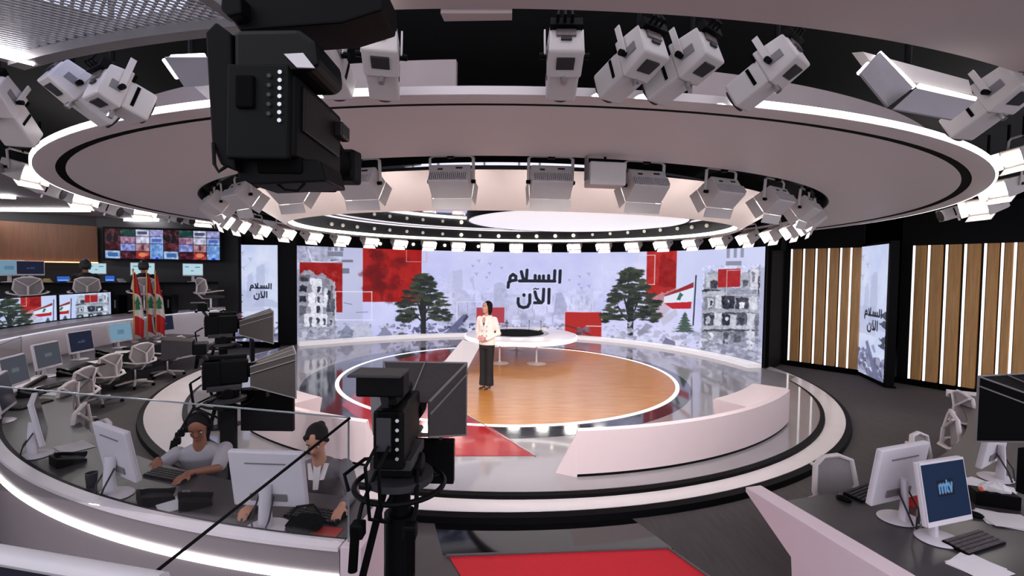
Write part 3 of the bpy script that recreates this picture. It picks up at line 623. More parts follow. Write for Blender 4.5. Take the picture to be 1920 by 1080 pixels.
# ================================================================== screens built into the set
WP = wall_picture()
vw = thing('video_wall', 'large curved video wall showing ruined buildings, cedar trees and an Arabic headline', 'video wall', (0, LC[30][1], 0))
inv = Vector((0, -LC[30][1], 0))
def rel(p): return Vector((p[0], p[1], p[2])) + inv
nx, ny = 1050, 226
xs = np.linspace(557, 1432, nx); Ys = np.polyval(_pf, (xs - 1000) / 450.0)
cx = np.array([ony(x, 560, y).x for x, y in zip(xs, Ys)])
zz = np.linspace(ZT, ZB, ny)
P = np.zeros((ny, nx, 3)); P[..., 0] = cx[None]; P[..., 1] = Ys[None] - LC[30][1]; P[..., 2] = zz[:, None]
ytop = np.interp(xs, [557, 700, 840, 985, 1200, 1432], [461, 464.5, 467, 470.6, 470, 468]); ybot = np.interp(xs, _px, _py)
v = np.linspace(0, 1, ny)[:, None]
grid_screen('picture', P, WP.sample(np.broadcast_to(xs[None], (ny, nx)), ytop[None] * (1 - v) + ybot[None] * v), vw, 1.0)
bk = offs(LC, 0.01); bk2 = offs(LC, 0.2)
MB().prism([(p[0], p[1] - LC[30][1]) for p in bk + bk2[::-1]], ZB - 0.1, ZT + 0.02).build('cabinet', BLACKM, vw)
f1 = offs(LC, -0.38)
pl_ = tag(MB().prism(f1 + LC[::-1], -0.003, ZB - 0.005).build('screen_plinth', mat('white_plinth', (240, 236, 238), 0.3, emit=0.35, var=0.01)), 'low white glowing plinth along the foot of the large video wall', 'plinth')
# dark returns at both ends
def pillar(name, x0, x1, Y0, Y1, z1, label, m=WALLBLK):
    a = ony(x0, 560, Y0); b = ony(x1, 560, Y1)
    return tag(MB().prism([(a.x, a.y), (b.x, b.y), (b.x, b.y + 0.5), (a.x, a.y + 0.5)], ZF, z1).build(name, m), label, 'pillar')
pillar('black_pillar', 523, 555, 14.3, LC[0][1] - 0.05, 3.7, 'black pillar between the left portrait screen and the large video wall')
pillar('black_pillar', 1436, 1472, LC[-1][1] - 0.05, 12.9, 3.7, 'black pillar between the large video wall and the slatted wall')
pillar('black_pillar', 412, 437, 14.4, 14.35, 3.7, 'narrow black pillar at the left edge of the left portrait screen')
pb = ony(537, 640, 13.9)
tag(MB().extr([onz(520, 662, ZF), onz(585, 658, ZF), onz(565, 648, ZF + .12), onz(526, 648, ZF + .12)], (0, .12, 0)).build('ramp_wedge', DGREY), 'dark grey wedge on the floor at the foot of the black pillar', 'wedge')
def portrait(label, a, b, z0, z1, pic):
    """a, b: left and right ground points as the viewer sees them"""
    a, b = Vector((a[0], a[1], 0)), Vector((b[0], b[1], 0)); d = (b - a); n = Vector((-d.y, d.x, 0)).normalized()
    t = thing('portrait_screen', label, 'screen', ((a + b) / 2)); o = (a + b) / 2
    c = [a - o + Vector((0, 0, z1)), b - o + Vector((0, 0, z1)), b - o + Vector((0, 0, z0)), a - o + Vector((0, 0, z0))]
    flat_screen('picture', pic, [x - n * 0.005 for x in c], t, 110, 240, 0.95)
    e = d.normalized() * 0.09; up = Vector((0, 0, .06))
    MB().extr([c[0] - e + up, c[1] + e + up, c[2] + e - up, c[3] - e - up], n * 0.16).build('cabinet', BLACK, t)
    MB().extr([c[3] - e - up, c[2] + e - up, c[2] + e + Vector((0, 0, ZF - z0)), c[3] - e + Vector((0, 0, ZF - z0))], n * 0.2).build('plinth', BLACKM, t)
    return t
p = side_picture(11, True); p.salam(24, 60, 0.092, halo=False)
a, b = ony(441, 560, 14.35), ony(521, 560, 14.3); portrait('tall portrait screen with Arabic headline on the left of the video wall', (a.x, a.y), (b.x, b.y), 0.05, 3.04, p)
p = side_picture(17); p.salam(20, 76, 0.10, halo=False)
portrait('tall portrait screen with Arabic headline on the right between two slatted walls', (8.74, 11.75), (8.32, 10.28), -0.05, 3.05, p)
p = side_picture(23); p.cedar(60, 70, 200, 110, 5)
a, b = ony(1912, 560, 9.35), ony(1990, 560, 8.6); portrait('tall portrait screen with a tree, cut by the right edge of the picture', (a.x, a.y), (b.x, b.y), 0.0, 3.04, p)
# ---------------------------------------------------------------- slatted walls with light strips
SL = mat('slat_light_strip', (255, 250, 250), 0.5, emit=1.15, var=0)
def slat_wall(label, pts, ends):
    a, b = Vector((ends[0][0], ends[0][1], 0)), Vector((ends[1][0], ends[1][1], 0)); d = (b - a).normalized(); n = Vector((-d.y, d.x, 0))
    t = thing('slatted_wall', label, 'slat wall', a)
    MB().extr([Vector((0, 0, ZF)) + n * .12, (b - a) + n * .12 + Vector((0, 0, ZF)), (b - a) + n * .12 + Vector((0, 0, 3.9)), n * .12 + Vector((0, 0, 3.9))], n * 0.08).build('back_board', WALLBLK, t)
    MB().extr([Vector((0, 0, ZF)), (b - a) + Vector((0, 0, ZF)), (b - a) + Vector((0, 0, -0.02)), Vector((0, 0, -.02))], n * 0.12).build('base_board', BLACKM, t)
    us = []
    for px in pts:
        r = ray(px, 560)[0]           # ray X = r*Y meets a + d*s
        s = (r * a.y - a.x) / (d.x - r * d.y); us.append(s)
    w = (us[-1] - us[0]) / (len(us) - 1)
    for i, s in enumerate(us):
        ww = (us[i + 1] - s if i + 1 < len(us) else w)
        st = d * (s + 0.0); z0, z1 = 0.0, 3.03
        MB().extr([st + Vector((0, 0, z0)) - d * .01, st + d * 0.028 + Vector((0, 0, z0)), st + d * 0.028 + Vector((0, 0, z1)), st - d * .01 + Vector((0, 0, z1))], n * 0.025).build('light_strip', SL, t)
        q0, q1 = st + d * (0.045), st + d * (0.045 + 0.62 * ww)
        MB().extr([q0 + Vector((0, 0, z0)), q1 + Vector((0, 0, z0)), q1 + Vector((0, 0, z1)), q0 + Vector((0, 0, z1))], n * 0.11).build('wood_slat', WOODS, t)
    return t
slat_wall('slatted oak wall with glowing strips just right of the large video wall', (1481, 1504, 1527, 1550, 1573, 1592), ((7.45, 12.75), (8.62, 11.45)))
slat_wall('slatted oak wall with glowing strips at the far right edge', (1709, 1737, 1770, 1805, 1842, 1874, 1898), ((8.95, 10.75), (10.1, 8.95)))
# ================================================================== lighting fixtures
def soft_light(name='soft_light', tiltdeg=33, glow=GLOW, w=.43, hang=.40):
    t = thing(name, 'x', 'studio light'); T = Matrix.Rotation(A(-tiltdeg), 4, 'X'); h = w / 2
    def q(mb): return mb.xf(T)
    hs = MB(); hs.hexa([(-h, -.16, -.10), (h, -.16, -.10), (h, .08, -.13), (-h, .08, -.13)], [(-h, -.16, .13), (h, -.16, .13), (h, .08, .14), (-h, .08, .14)]); q(hs).build('housing', FIXT, t, None, .012)
    rb = MB()
    for i in range(20): rb.box((-h + .02 + i * (w - .04) / 19, -.172, -.045), (.009, .03, .09))
    tag(q(rb).build('cooling_fins', LGREY, t), kind='stuff')
    q(MB().box((-.10, -.163, .06), (.05, .01, .018))).build('label_plate', DGREY, t); q(MB().box((.10, -.163, .075), (.07, .01, .018))).build('label_plate', DGREY, t)
    q(MB().box((0, .085, 0), (w - .05, .012, .15))).build('light_panel', glow, t)
    for s in (-1, 1):
        q(MB().extr([(s * h, .08, -.13), (s * (h + .02), .19, -.13), (s * (h + .02), .19, .13), (s * h, .08, .13)], (s * .008, -.004, 0))).build('barn_door', FIXT, t)
        q(MB().cyl((s * h, -.03, .01), (s * (h + .045), -.03, .01), .02, 10)).build('knob', BLACK, t, SM)
    q(MB().extr([(-h, .08, -.13), (h, .08, -.13), (h, .17, -.20), (-h, .17, -.20)], (0, -.006, -.006))).build('barn_door', FIXT, t)
    MB().tube([(-h - .02, 0, .0), (-h - .02, -.02, .27), (-h + .02, -.02, .30), (h - .02, -.02, .30), (h + .02, -.02, .27), (h + .02, 0, 0)], .013, 6, sq=(1, 1.4)).build('yoke', FIXT, t, SM)
    MB().cyl((0, -.02, .29), (0, -.02, hang), .02, 8).build('hanger', BLACK, t, SM)
    MB().box((0, -.06, .285), (.07, .05, .05)).build('connector', BLACK, t, None, .006)
    return t
N, RL = 35, 5.85
proto = soft_light()
lights = []
for i in range(N):
    a = -90 - 1.3 + (i + .5) * 360.0 / N
    o = proto if i == 0 else copy_tree(proto)
    p = Vector((CX + RL * math.cos(A(a)), CY + RL * math.sin(A(a)), 3.25))
    o.location = p; o.rotation_euler.z = A(a) + PI / 2
    lights.append((o, p))
near = sorted([x for x in lights if x[1].y < CY - 1.2], key=lambda x: x[1].x / x[1].y); far = sorted([x for x in lights if x[1].y >= CY - 1.2], key=lambda x: x[1].x / x[1].y)
for lst, txt in ((near, 'white ring light seen from behind, near side of ceiling ring, %s from left'), (far, 'glaring ring light facing us, far side of ceiling ring, %s from left')):
    for k, (o, p) in enumerate(lst): tag(o, txt % (ORD[k] if k < 20 else 'number %d' % (k + 1)), 'studio light', 'ring of lights around the inner ceiling')
# plain white box hung between two ring lights
c = ony(1134, 329, 4.75)
t = thing('speaker_box', 'plain white box hanging between two lights of the ceiling ring, right of centre', 'speaker', c, A(8))
MB().box((0, 0, 0), (.37, .22, .23)).build('cabinet', FIXT, t, None, .012); MB().box((-.195, 0, .08), (.012, .1, .26)).build('bracket', MGREY, t); MB().box((.1, -.05, .118), (.08, .05, .012)).build('port_plate', DGREY, t)
MB().cyl((0, 0, .1), (0, 0, .48), .014, 8).build('hanger', BLACK, t, SM)
# lights hung outside the big soffit ring
po = soft_light('outer_soft_light', 18, GLOWO, .44, 1.3)
k = 0
for px, py, lab in ((45, 322, 'glaring square light at the far left edge beside the soffit ring'), (146, 368, 'second glaring square light from the left, below the soffit ring'), (263, 392, 'third glaring square light from the left, below the soffit ring'), (378, 409, 'fourth glaring square light from the left, next to the inner ring'), (1846, 386, 'glaring square light at the right below the soffit ring'), (1884, 352, 'upper glaring square light at the far right below the soffit ring'), (1915, 292, 'glaring light cut by the right picture edge')):
    o = po if k == 0 else copy_tree(po); k += 1
    p = onr(px, py, 8.35 if px > 1000 else 8.3, True); o.location = p; o.rotation_euler.z = math.atan2(CY - p.y, CX - p.x) - PI / 2 - (0.35 if px < 1000 else -0.35); tag(o, lab, 'studio light', 'lights around the outside of the soffit ring')
def profile_spot(rear, front, label, w=.2, group='spotlights above the near edge of the soffit', power=0, tg=None):
    rear, front = Vector(rear), Vector(front); d = front - rear; L = d.length; M = aim(d).to_4x4()
    t = thing('profile_spotlight', label, 'spotlight', rear, group=group); t.matrix_basis = Matrix.Translation(rear) @ M
    h = w / 2
    b = MB(); b.hexa([(-h, 0, -h * .9), (h, 0, -h * .9), (h, L * .46, -h * 1.1), (-h, L * .46, -h * 1.1)], [(-h * .9, 0, h), (h * .9, 0, h), (h, L * .46, h * 1.25), (-h, L * .46, h * 1.25)]); b.build('housing', FIXT, t, None, .012)
    MB().box((0, L * .72, -.01), (w * .92, L * .56, w * .86)).build('barrel', FIXT, t, None, .016)
    MB().cyl((0, L * .98, -.01), (0, L * 1.03, -.01), h * .8, 20).build('lens_tube', DGREY, t, SM)
    MB().box((0, -.006, h * .35), (w * .55, .012, h * .45)).build('display', mat('fixture_display', (88, 78, 76), 0.3, var=.05), t)
    MB().box((0, -.008, -h * .1), (w * .3, .012, h * .16)).build('badge', DGREY, t)
    MB().box((0, -.012, h * .86), (w * .9, .05, h * .5)).build('connector_panel', BLACK, t); MB().box((0, L * .2, -h * 1.02), (w * .5, L * .2, .012)).build('vent', DGREY, t)
    for s in (-1, 1): MB().box((s * h * 1.0, L * .24, 0), (.006, L * .2, h * .5)).build('vent', MGREY, t); MB().box((s * h * .93, L * .62, 0), (.006, .02, w * .6)).build('shutter_slot', BLACKM, t)
    for i in range(3): MB().tube([((-.5 + i * .4) * h, -.02, h * .75), ((-.5 + i * .4) * h, -.07, h * .9), ((-.4 + i * .35) * h, -.05, h * 1.7)], .009, 6).build('cable', BLACK, t)
    MB().cyl((0, L * .46, -h * 1.05), (0, L * .46, -h * 1.5), .018, 8).build('focus_knob', METAL, t, SM)
    for s in (-1, 1):
        MB().box((s * (h + .012), L * .32, h * .9), (.010, .035, w * .95)).build('yoke_arm', FIXT, t)
        MB().cyl((s * h, L * .32, 0), (s * (h + .045), L * .32, 0), .018, 10).build('knob', BLACK, t, SM)
    MB().box((0, L * .46 + .01, h * .9), (w * 1.02, .012, .05)).build('slot', BLACKM, t)
    mi = (Matrix.Translation(rear) @ M).inverted(); mp_ = rear + d * .32
    MB().cyl(mi @ (mp_ + Vector((0, 0, w * .8))), mi @ Vector((mp_.x, mp_.y, 4.66)), .018, 8).build('hanger', BLACK, t, SM)
    if power:
        ld = bpy.data.lights.new('spot_beam', 'SPOT'); ld.energy = power; ld.spot_size = A(66); ld.spot_blend = .7; ld.shadow_soft_size = .08; ld.color = (1.0, .93, .88)
        lo = bpy.data.objects.new('spot_beam', ld); COL.objects.link(lo); lo.parent = t; f = front + d.normalized() * .05; tg = tg or Vector((front.x * .6 + .2, 7.4, 0)); w_ = (tg - f).normalized()
        lo.matrix_basis = (Matrix.Translation(rear) @ M).inverted() @ (Matrix.Translation(f) @ w_.to_track_quat('-Z', 'Y').to_matrix().to_4x4())
    return t
def ps(x0, y0, Y0, x1, y1, Y1, lab, w=.2): return profile_spot(ony(x0, y0, Y0), ony(x1, y1, Y1), lab, w, power=SPOT_W)
ps(592, 70, 2.66, 640, 168, 3.0, 'white spotlight partly hidden behind the hanging camera')
ps(712, 70, 2.62, 722, 168, 2.98, 'white spotlight pointing down, just right of the hanging camera')
ps(1062, 72, 2.62, 1050, 168, 2.98, 'white spotlight pointing straight down at the top centre')
ps(1228, 78, 2.66, 1136, 168, 3.0, 'white spotlight leaning left, first right of the centre one')
ps(1335, 84, 2.7, 1222, 172, 3.02, 'white spotlight leaning left, second right of the centre one')
ps(1496, 92, 2.8, 1378, 186, 3.08, 'white spotlight leaning left, third right of the centre one')
ps(1925, 140, 3.05, 1788, 244, 3.45, 'white spotlight leaning left at the upper right edge of the picture', .22)
ps(95, 130, 3.2, 215, 222, 3.5, 'white spotlight at the upper left, in front of the boxy one', .2)
ps(178, 152, 3.1, 275, 206, 3.35, 'large boxy white spotlight with a handle slot at the upper left', .24)
ps(-30, 150, 3.5, 48, 262, 3.9, 'white spotlight cut by the left picture edge', .22)
o1, o2 = onr(88, 352, 8.3, True), onr(203, 388, 8.3, True)
for px, py, lab in ((88, 352, 'small white spotlight hanging between the first two glaring lights on the left'), (203, 389, 'small white spotlight hanging between the second and third glaring lights on the left'), (322, 404, 'small white spotlight left of the fourth glaring light'), (346, 408, 'small white spotlight closest to the fourth glaring light'), (1790, 396, 'small white spotlight hanging below the soffit at the right')):
    p = onr(px, py, 8.25, True); d = Vector((CX - p.x, CY - p.y, -3)).normalized(); side = Vector((d.y, -d.x, 0)).normalized()
    profile_spot(p - d * .22, p + d * .22, lab, .24, 'small spotlights around the outside of the soffit ring', 130 if px < 1000 else 60, Vector((p.x * .78, p.y * .82, ZF)))
# flat panel lights with open barn doors
def barn_panel(label, plates, glows, Y):
    c = ony(*plates[0][0], Y); t = thing('panel_light', label, 'studio light', c)
    for pl in plates:
        pts = [ony(x, y, Y + dy) - c for (x, y), dy in zip(pl, (0, -.1, .05, .12))]
        n = (pts[1] - pts[0]).cross(pts[3] - pts[0]).normalized() * .012
        MB().extr(pts, n).build('barn_door', mat('barn_door_grey', (150, 146, 152), 0.5, var=.03), t)
    for gl in glows:
        pts = [ony(x, y, Y + .13) - c for x, y in gl]
        MB().tube(pts, .014, 6).build('light_edge', STRIP, t)
    xs_ = [q[0] for pl in plates for q in pl]; top = min(q[1] for pl in plates for q in pl)
    MB().extr([ony(min(xs_) + 8, top - 3, Y + .16) - c, ony(max(xs_) - 10, top + 50, Y + .16) - c, ony(max(xs_) - 2, top + 78, Y + .16) - c, ony(min(xs_) + 40, top + 40, Y + .16) - c], (0, .1, .04)).build('housing', FIXT, t)
    MB().cyl(ony(sum(xs_) / len(xs_), top + 20, Y + .2) - c, ony(sum(xs_) / len(xs_), top + 20, Y + .2) - c + Vector((0, 0, .5)), .02, 8).build('hanger', BLACK, t)
    return t
barn_panel('panel light with two grey barn doors and glaring edges at the upper right', [[(1646, 100), (1610, 140), (1661, 202), (1708, 166)], [(1714, 168), (1672, 206), (1782, 226), (1826, 192)]], [[(1648, 99), (1680, 130), (1714, 164)], [(1722, 161), (1770, 172), (1828, 186)], [(1610, 138), (1628, 119)]], 2.86)
barn_panel('panel light with a grey barn door beside the hanging camera at the upper left', [[(308, 108), (392, 108), (392, 160), (346, 164)]], [[(322, 107), (384, 104)], [(308, 112), (332, 146)]], 2.95)
sb = tag(MB().extr([ony(826, 25, 2.42), ony(960, 25, 2.42), ony(960, 38, 2.5), ony(833, 40, 2.5)], (0, .02, .06)).build('ceiling_hatch', CEILG), 'small raised hatch on the edge of the near ceiling', 'hatch')
# the lamp near the hanging camera
tag(MB().extr([ony(664, 14, 2.3), ony(682, 14, 2.3), ony(699, 44, 2.3), ony(678, 47, 2.3)], (0, .06, .02)).build('square_lamp', STRIP), 'small glaring lamp just right of the hanging camera at the top', 'lamp')
# ================================================================== furniture on the stage
TC = (0.26, 12.75)
tt = thing('presenter_table', 'low round white table with a black inset behind the presenter', 'table', (TC[0], TC[1], 0))
TABW = mat('white_table_gloss', (236, 228, 230), 0.25, var=0.01)
MB().lathe([(0.0, .47), (1.40, .47), (1.50, .49), (1.52, .53), (1.52, .60), (1.48, .62), (0.0, .62)], 96, c=(0, 0)).build('table_top', TABW, tt, SM)
MB().lathe([(1.519, .50), (1.535, .50), (1.535, .60), (1.519, .60)], 96, c=(0, 0)).build('light_rim', mat('table_rim_light', (255, 250, 248), 0.4, emit=0.8, var=0), tt, SM)
MB().lathe([(0.0, .62), (.80, .62), (.80, .626), (0.0, .626)], 64, c=(-.16, .12)).build('inset', mat('black_inset_felt', (5, 5, 6), .95, var=.1, spec=.05), tt, SM)
MB().lathe([(.80, .62), (.92, .62), (.92, .624), (.80, .624)], 64, c=(-.13, .12)).build('inset_rim', METAL, tt, SM)
for x, y in ((-.55, -1.1), (.38, -1.1), (-.1, .9)):
    l = MB(); l.lathe([(0, 0), (.24, 0), (.24, .012), (.06, .03), (.03, .05), (.022, .12), (.022, .47), (0, .47)], 28, c=(x, y)); l.build('leg', METAL if False else mat('white_metal_leg', (214, 206, 206), .35, var=.01), tt, SM)
q0, q1, q2, q3 = onz(818, 697, 0), onz(868, 708, 0), ony(902, 645, 11.6), ony(868, 637, 11.75)
pn = MB().extr([q0, q1, q2, q3], (-.03, .10, -.02)).build('slanted_panel', TABW, None, None, .006)
tag(pn, 'slanted white slab rising from the floor to the round table beside the presenter', 'table panel')
# small things on the table
def tbl(px, py): return onz(px, py, .62)
p = tbl(1012, 619); t = thing('name_card', 'white card standing on the far side of the round table', 'card', p)
MB().extr([(-.19, 0, 0), (.19, 0, 0), (.19, .02, .08), (-.19, .02, .08)], (0, .02, 0)).build('card', PAPER, t)
for px, py, lab in ((950, 619, 'thin microphone on the round table, next to the presenter'), (992, 619, 'thin microphone on the round table, beside the white card'), (1014, 620, 'thin microphone on the round table, in front of the white card')):
    p = tbl(px, py + 1); t = thing('table_microphone', lab, 'microphone', p, group='microphones on the round table')
    MB().cyl((0, 0, 0), (0, 0, .025), .05, 14).build('base', BLACK, t, SM); MB().tube([(0, 0, .02), (0, .02, .2), (0, -.02, .28)], .006, 6).build('gooseneck', BLACK, t); MB().sphere((0, -.025, .29), .016, 8, 6).build('capsule', BLACK, t)
# curved benches at the front of the stage
def bench(name, label, a0, a1, sgn, deck):
    t = thing(name, label, 'bench', (0, 0, 0))
    BW = mat('bench_white', (222, 204, 206), 0.4, var=0.01); Rb = 5.66
    ps_ = [(Rb, .035), (Rb, .53), (Rb - .05, .55), (Rb - .06, .53), (Rb - .22, .035)]
    MB().lathe(ps_, 60, A(a0), A(a1)).build('front_panel', BW, t, SM)
    MB().lathe([(Rb - .01, .0), (Rb - .03, .034), (Rb - .2, .034), (Rb - .2, 0)], 60, A(a0), A(a1)).build('plinth', EDGEB, t, SM)
    b0, b1 = deck
    MB().lathe([(Rb - .02, .50), (Rb - .05, .552), (Rb - .52, .552), (Rb - .55, .53), (Rb - .45, .0), (Rb - .2, .0)], 40, A(b0), A(b1)).build('seat_block', BW, t, SM, 0.0)
    # splayed end wedge
    e = a0 if sgn > 0 else a1; u = Vector((math.cos(A(e)), math.sin(A(e)), 0)); s = Vector((-u.y, u.x, 0)) * (-1 if sgn > 0 else 1)
    c = Vector((CX, CY, 0)); B1, B2 = c + u * Rb, c + u * (Rb - .24)
    MB().add([B1, B2, B1 + Vector((0, 0, .53)), B2 + s * .22 + u * .1, B1 + Vector((0, 0, .5)) - u * .05], [(0, 3, 2), (0, 1, 3), (3, 1, 4), (2, 3, 4), (0, 2, 4, 1)]).build('end_wedge', BW, t)
    return t
bench('curved_bench', 'long curved white bench on the right front of the stage', -82.2, -39.5, 1, (-55.5, -39.5))
bench('curved_bench', 'long curved white bench on the left front of the stage behind the studio cameras', -131, -107.5, -1, (-131, -121))
# ================================================================== newsroom desks
DESKT = mat('dark_desk_top', (60, 56, 58), 0.35, var=0.06, scale=4)
DZ = 0.61
def desk(label, a0, a1, r0, r1, front=True, strip=True):
    t = thing('curved_desk', label, 'desk', (0, 0, 0))
    MB().lathe([(r0, DZ - .04), (r1, DZ - .04), (r1, DZ), (r0, DZ)], 70, A(a0), A(a1)).build('desk_top', DESKT, t, SM)
    if front:
        FP = mat('grey_desk_front', (142, 132, 134), 0.45, var=.02)
        MB().lathe([(r1, ZF), (r1 + .05, ZF), (r1 + .05, DZ + .03), (r1, DZ + .03)], 70, A(a0), A(a1)).build('front_panel', FP, t, SM)
        MB().lathe([(r1 - .02, DZ + .03), (r1 + .07, DZ + .03), (r1 + .07, DZ + .055), (r1 - .02, DZ + .055)], 70, A(a0), A(a1)).build('top_rail', WHITE, t, SM)
        MB().lathe([(r1 - .06, DZ), (r1 - .02, DZ), (r1 - .02, DZ + .04), (r1 - .06, DZ + .04)], 70, A(a0), A(a1)).build('cable_tray', BLACK, t, SM)
        if strip: MB().lathe([(r1 + .05, .44), (r1 + .062, .44), (r1 + .062, .49), (r1 + .05, .49)], 70, A(a0), A(a1)).build('light_strip', STRIP, t)
    else:
        MB().lathe([(r1 - .06, ZF), (r1, ZF), (r1, DZ - .04), (r1 - .06, DZ - .04)], 50, A(a0), A(a1)).build('modesty_panel', DGREY, t, SM)
    return t
desk('curved dark desk with a white railed front at the lower left', -152, -97.2, 7.45, 8.08)
desk('curved dark desk along the white wall at the left with five monitors', -187, -153, 8.0, 8.85, False)
desk('curved dark desk with monitors at the lower right', -74.5, -31.5, 7.62, 8.75, False)
def radial(ang, pts, th, off=0):
    """outline in the (R, z) plane at an angle, given a thickness"""
    u = Vector((math.cos(A(ang)), math.sin(A(ang)), 0)); s = Vector((-u.y, u.x, 0)); c = Vector((CX, CY, 0))
    return MB().extr([c + u * r + Vector((0, 0, z)) + s * (off - th / 2) for r, z in pts], s * th)
tag(radial(-75.4, [(7.5, .69), (8.9, .69), (8.9, ZF), (7.98, ZF), (7.93, .40), (7.5, .655)], .14).build('desk_end_panel', mat('white_end_panel', (218, 198, 204), .4, var=.01), None, None, .004), 'white slanted end panel of the desk at the lower right', 'end panel')
tag(radial(-96.6, [(7.42, .68), (8.16, .68), (8.16, ZF), (7.42, ZF)], .13).build('desk_end_panel', MATS['white_end_panel'], None, None, .004), 'white end panel of the desk at the lower left, beside the central studio camera', 'end panel')
tag(radial(-31.1, [(7.6, .65), (8.78, .65), (8.78, .55), (7.6, .55)], .06).build('desk_end_panel', WHITE, None, None, .004), 'white edge strip along the far end of the right desk', 'end panel')
mt = MB().lathe([(7.86, DZ), (8.01, DZ), (8.01, DZ + .004), (7.86, DZ + .004)], 20, A(-102), A(-98)).build('desk_mat', RED); tag(mt, 'red mat strip on the desk end at the lower left', 'desk mat')
# ---------------------------------------------------------------- monitors
def mtv(p, cx, cy, k, col, bg):
    p.rect(cx - 15 * k, cy - 9 * k, cx + 15 * k, cy + 9 * k, bg)
    t = 3.1 * k
    for ln in ([(-11, 5), (-11, -3)], [(-11, -2), (-8, -4), (-6, -2), (-6, 5)], [(-6, -2), (-3, -4), (-1, -2), (-1, 5)], [(3, -7), (3, 4), (5, 5)], [(0.5, -3), (6, -3)], [(7, -4), (9.5, 5), (12, -4)]):
        p.line([(cx + x * k, cy + y * k) for x, y in ln], t, col)
def scr_pic(kind):
    if kind == 'sky': p = Pic(0, 0, 100, 80, 1.5, (108, 142, 164)); p.frame(36, 32, 64, 50, 2, (40, 62, 86)); mtv(p, 50, 41, .8, (70, 100, 128), (108, 142, 164)); return p
    if kind == 'mtv': p = Pic(0, 0, 100, 80, 2.5, (3, 30, 60)); mtv(p, 49, 36, 1.3, (92, 138, 186), (4, 10, 26)); return p
    if kind == 'navy':
        p = Pic(0, 0, 100, 80, 1.5, (20, 26, 46)); p.line([(36, 44), (64, 44)], 4, (58, 74, 104)); p.line([(42, 38), (42, 44)], 3, (58, 74, 104)); p.line([(54, 36), (54, 44)], 3, (58, 74, 104)); p.line([(62, 36), (62, 44)], 3, (58, 74, 104)); return p
    if kind == 'grey': p = Pic(0, 0, 100, 80, 1.5, (62, 66, 74)); p.rect(36, 34, 64, 46, (86, 92, 102)); return p
    if kind == 'pale':
        p = Pic(0, 0, 100, 80, 1.5, (176, 210, 222)); p.rect(10, 18, 30, 26, (110, 130, 150)); p.rect(60, 20, 86, 28, (110, 130, 150)); p.rect(40, 46, 54, 54, (120, 140, 160)); return p
    if kind == 'blue': p = Pic(0, 0, 100, 80, 1.5, (52, 96, 190)); p.rect(10, 50, 90, 70, (120, 170, 240)); return p
PICS = {}
def monitor(label, loc, face, kind=None, tiltd=-8, w=.50, h=.40, group='desktop monitors'):
    """face: direction the screen looks; stands on loc"""
    t = thing('desktop_monitor', label, 'monitor', loc, math.atan2(face[1], face[0]) + PI / 2, group)   # local -Y is the screen side
    T = Matrix.Translation((0, 0, .33)) @ Matrix.Rotation(A(tiltd), 4, 'X')
    MB().box((0, .012, 0), (w, .035, h)).xf(T).build('back_shell', WHITEM if False else mat('monitor_white', (206, 200, 206), .45, var=.015), t, None, .01)
    MB().box((0, .034, h * .30), (w * .55, .006, .006)).xf(T).build('vent_slot', MGREY, t)
    MB().box((0, .034, -h * .32), (w * .5, .008, .05)).xf(T).build('port_recess', MGREY, t)
    MB().box((0, -.008, 0), (w * .985, .008, h * .98)).xf(T).build('bezel', MATS['monitor_white'], t)
    if kind:
        if kind not in PICS: PICS[kind] = scr_pic(kind)
        W, Hh = w * .475, h * .455
        flat_screen('screen', PICS[kind], [T @ Vector(v) for v in ((-W, -.0135, Hh), (W, -.0135, Hh), (W, -.0135, -Hh * .9), (-W, -.0135, -Hh * .9))], t, 90 if kind == 'mtv' else 50, 72 if kind == 'mtv' else 40)
    else:
        MB().box((0, -.012, .008), (w * .94, .004, h * .88)).xf(T).build('screen', NAVYSCR, t)
    MB().tube([(0, .05, .012), (0, .055, .16), (0, .045, .3)], [.045, .035, .035], 12, sq=(1.1, .6)).build('neck', MATS['monitor_white'], t, SM)
    b = MB(); b.lathe([(0, 0), (.125, 0), (.135, .006), (.12, .014), (0, .018)], 36, c=(0, 0)); b.v = [(x * 1.05, y * .85 + .02, z) for x, y, z in b.v]; b.build('base', MATS['monitor_white'], t, SM)
    for s in (-1, 1): MB().tube([(s * .05, .04, .22), (s * .06, .11, .1), (s * .03, .13, .012)], .006, 6).build('cable', DGREY, t)
    return t
def inward(p): v = Vector((CX - p.x, CY - p.y)); return (v.x, v.y)
for px, py, kind, lab, tw in ((506, 986, None, 'white monitor seen from behind, nearest, in front of the seated woman', .15), (222, 925, None, 'white monitor seen from behind on the near left desk, in front of the seated man', -.1), (76, 852, None, 'white monitor seen from behind, third on the near left desk', -.25), (8, 790, None, 'white monitor cut by the left picture edge', -.2)):
    p = onz(px, py, DZ); f = Vector(inward(p)); f.rotate(Matrix.Rotation(tw, 2)) if False else None
    a = math.atan2(f.y, f.x) + tw; monitor(lab, p, (math.cos(a), math.sin(a)), kind, -10)
for px, py, kind, lab in ((28, 742, 'grey', 'dark monitor turned to the stage, nearest on the far left desk'), (90, 706, 'grey', 'grey lit monitor, second from the nearest on the far left desk'), (152, 674, 'navy', 'dark blue monitor, third on the far left desk'), (226, 652, 'sky', 'pale blue monitor with a logo box left of the flags'), (307, 632, 'navy', 'dark blue monitor right of the three flags')):
    p = onz(px, py, DZ); a = math.atan2(-p.y, -p.x) ; f = Vector(inward(p)); b = math.atan2(f.y, f.x); a = b * .78 + a * .22; monitor(lab, p, (math.cos(a), math.sin(a)), kind, -8)
p = onz(1678, 970, DZ); f = inward(p); monitor('white monitor seen from behind at the right, beside the lone chair back', p, f, None, -8, .52, .42)
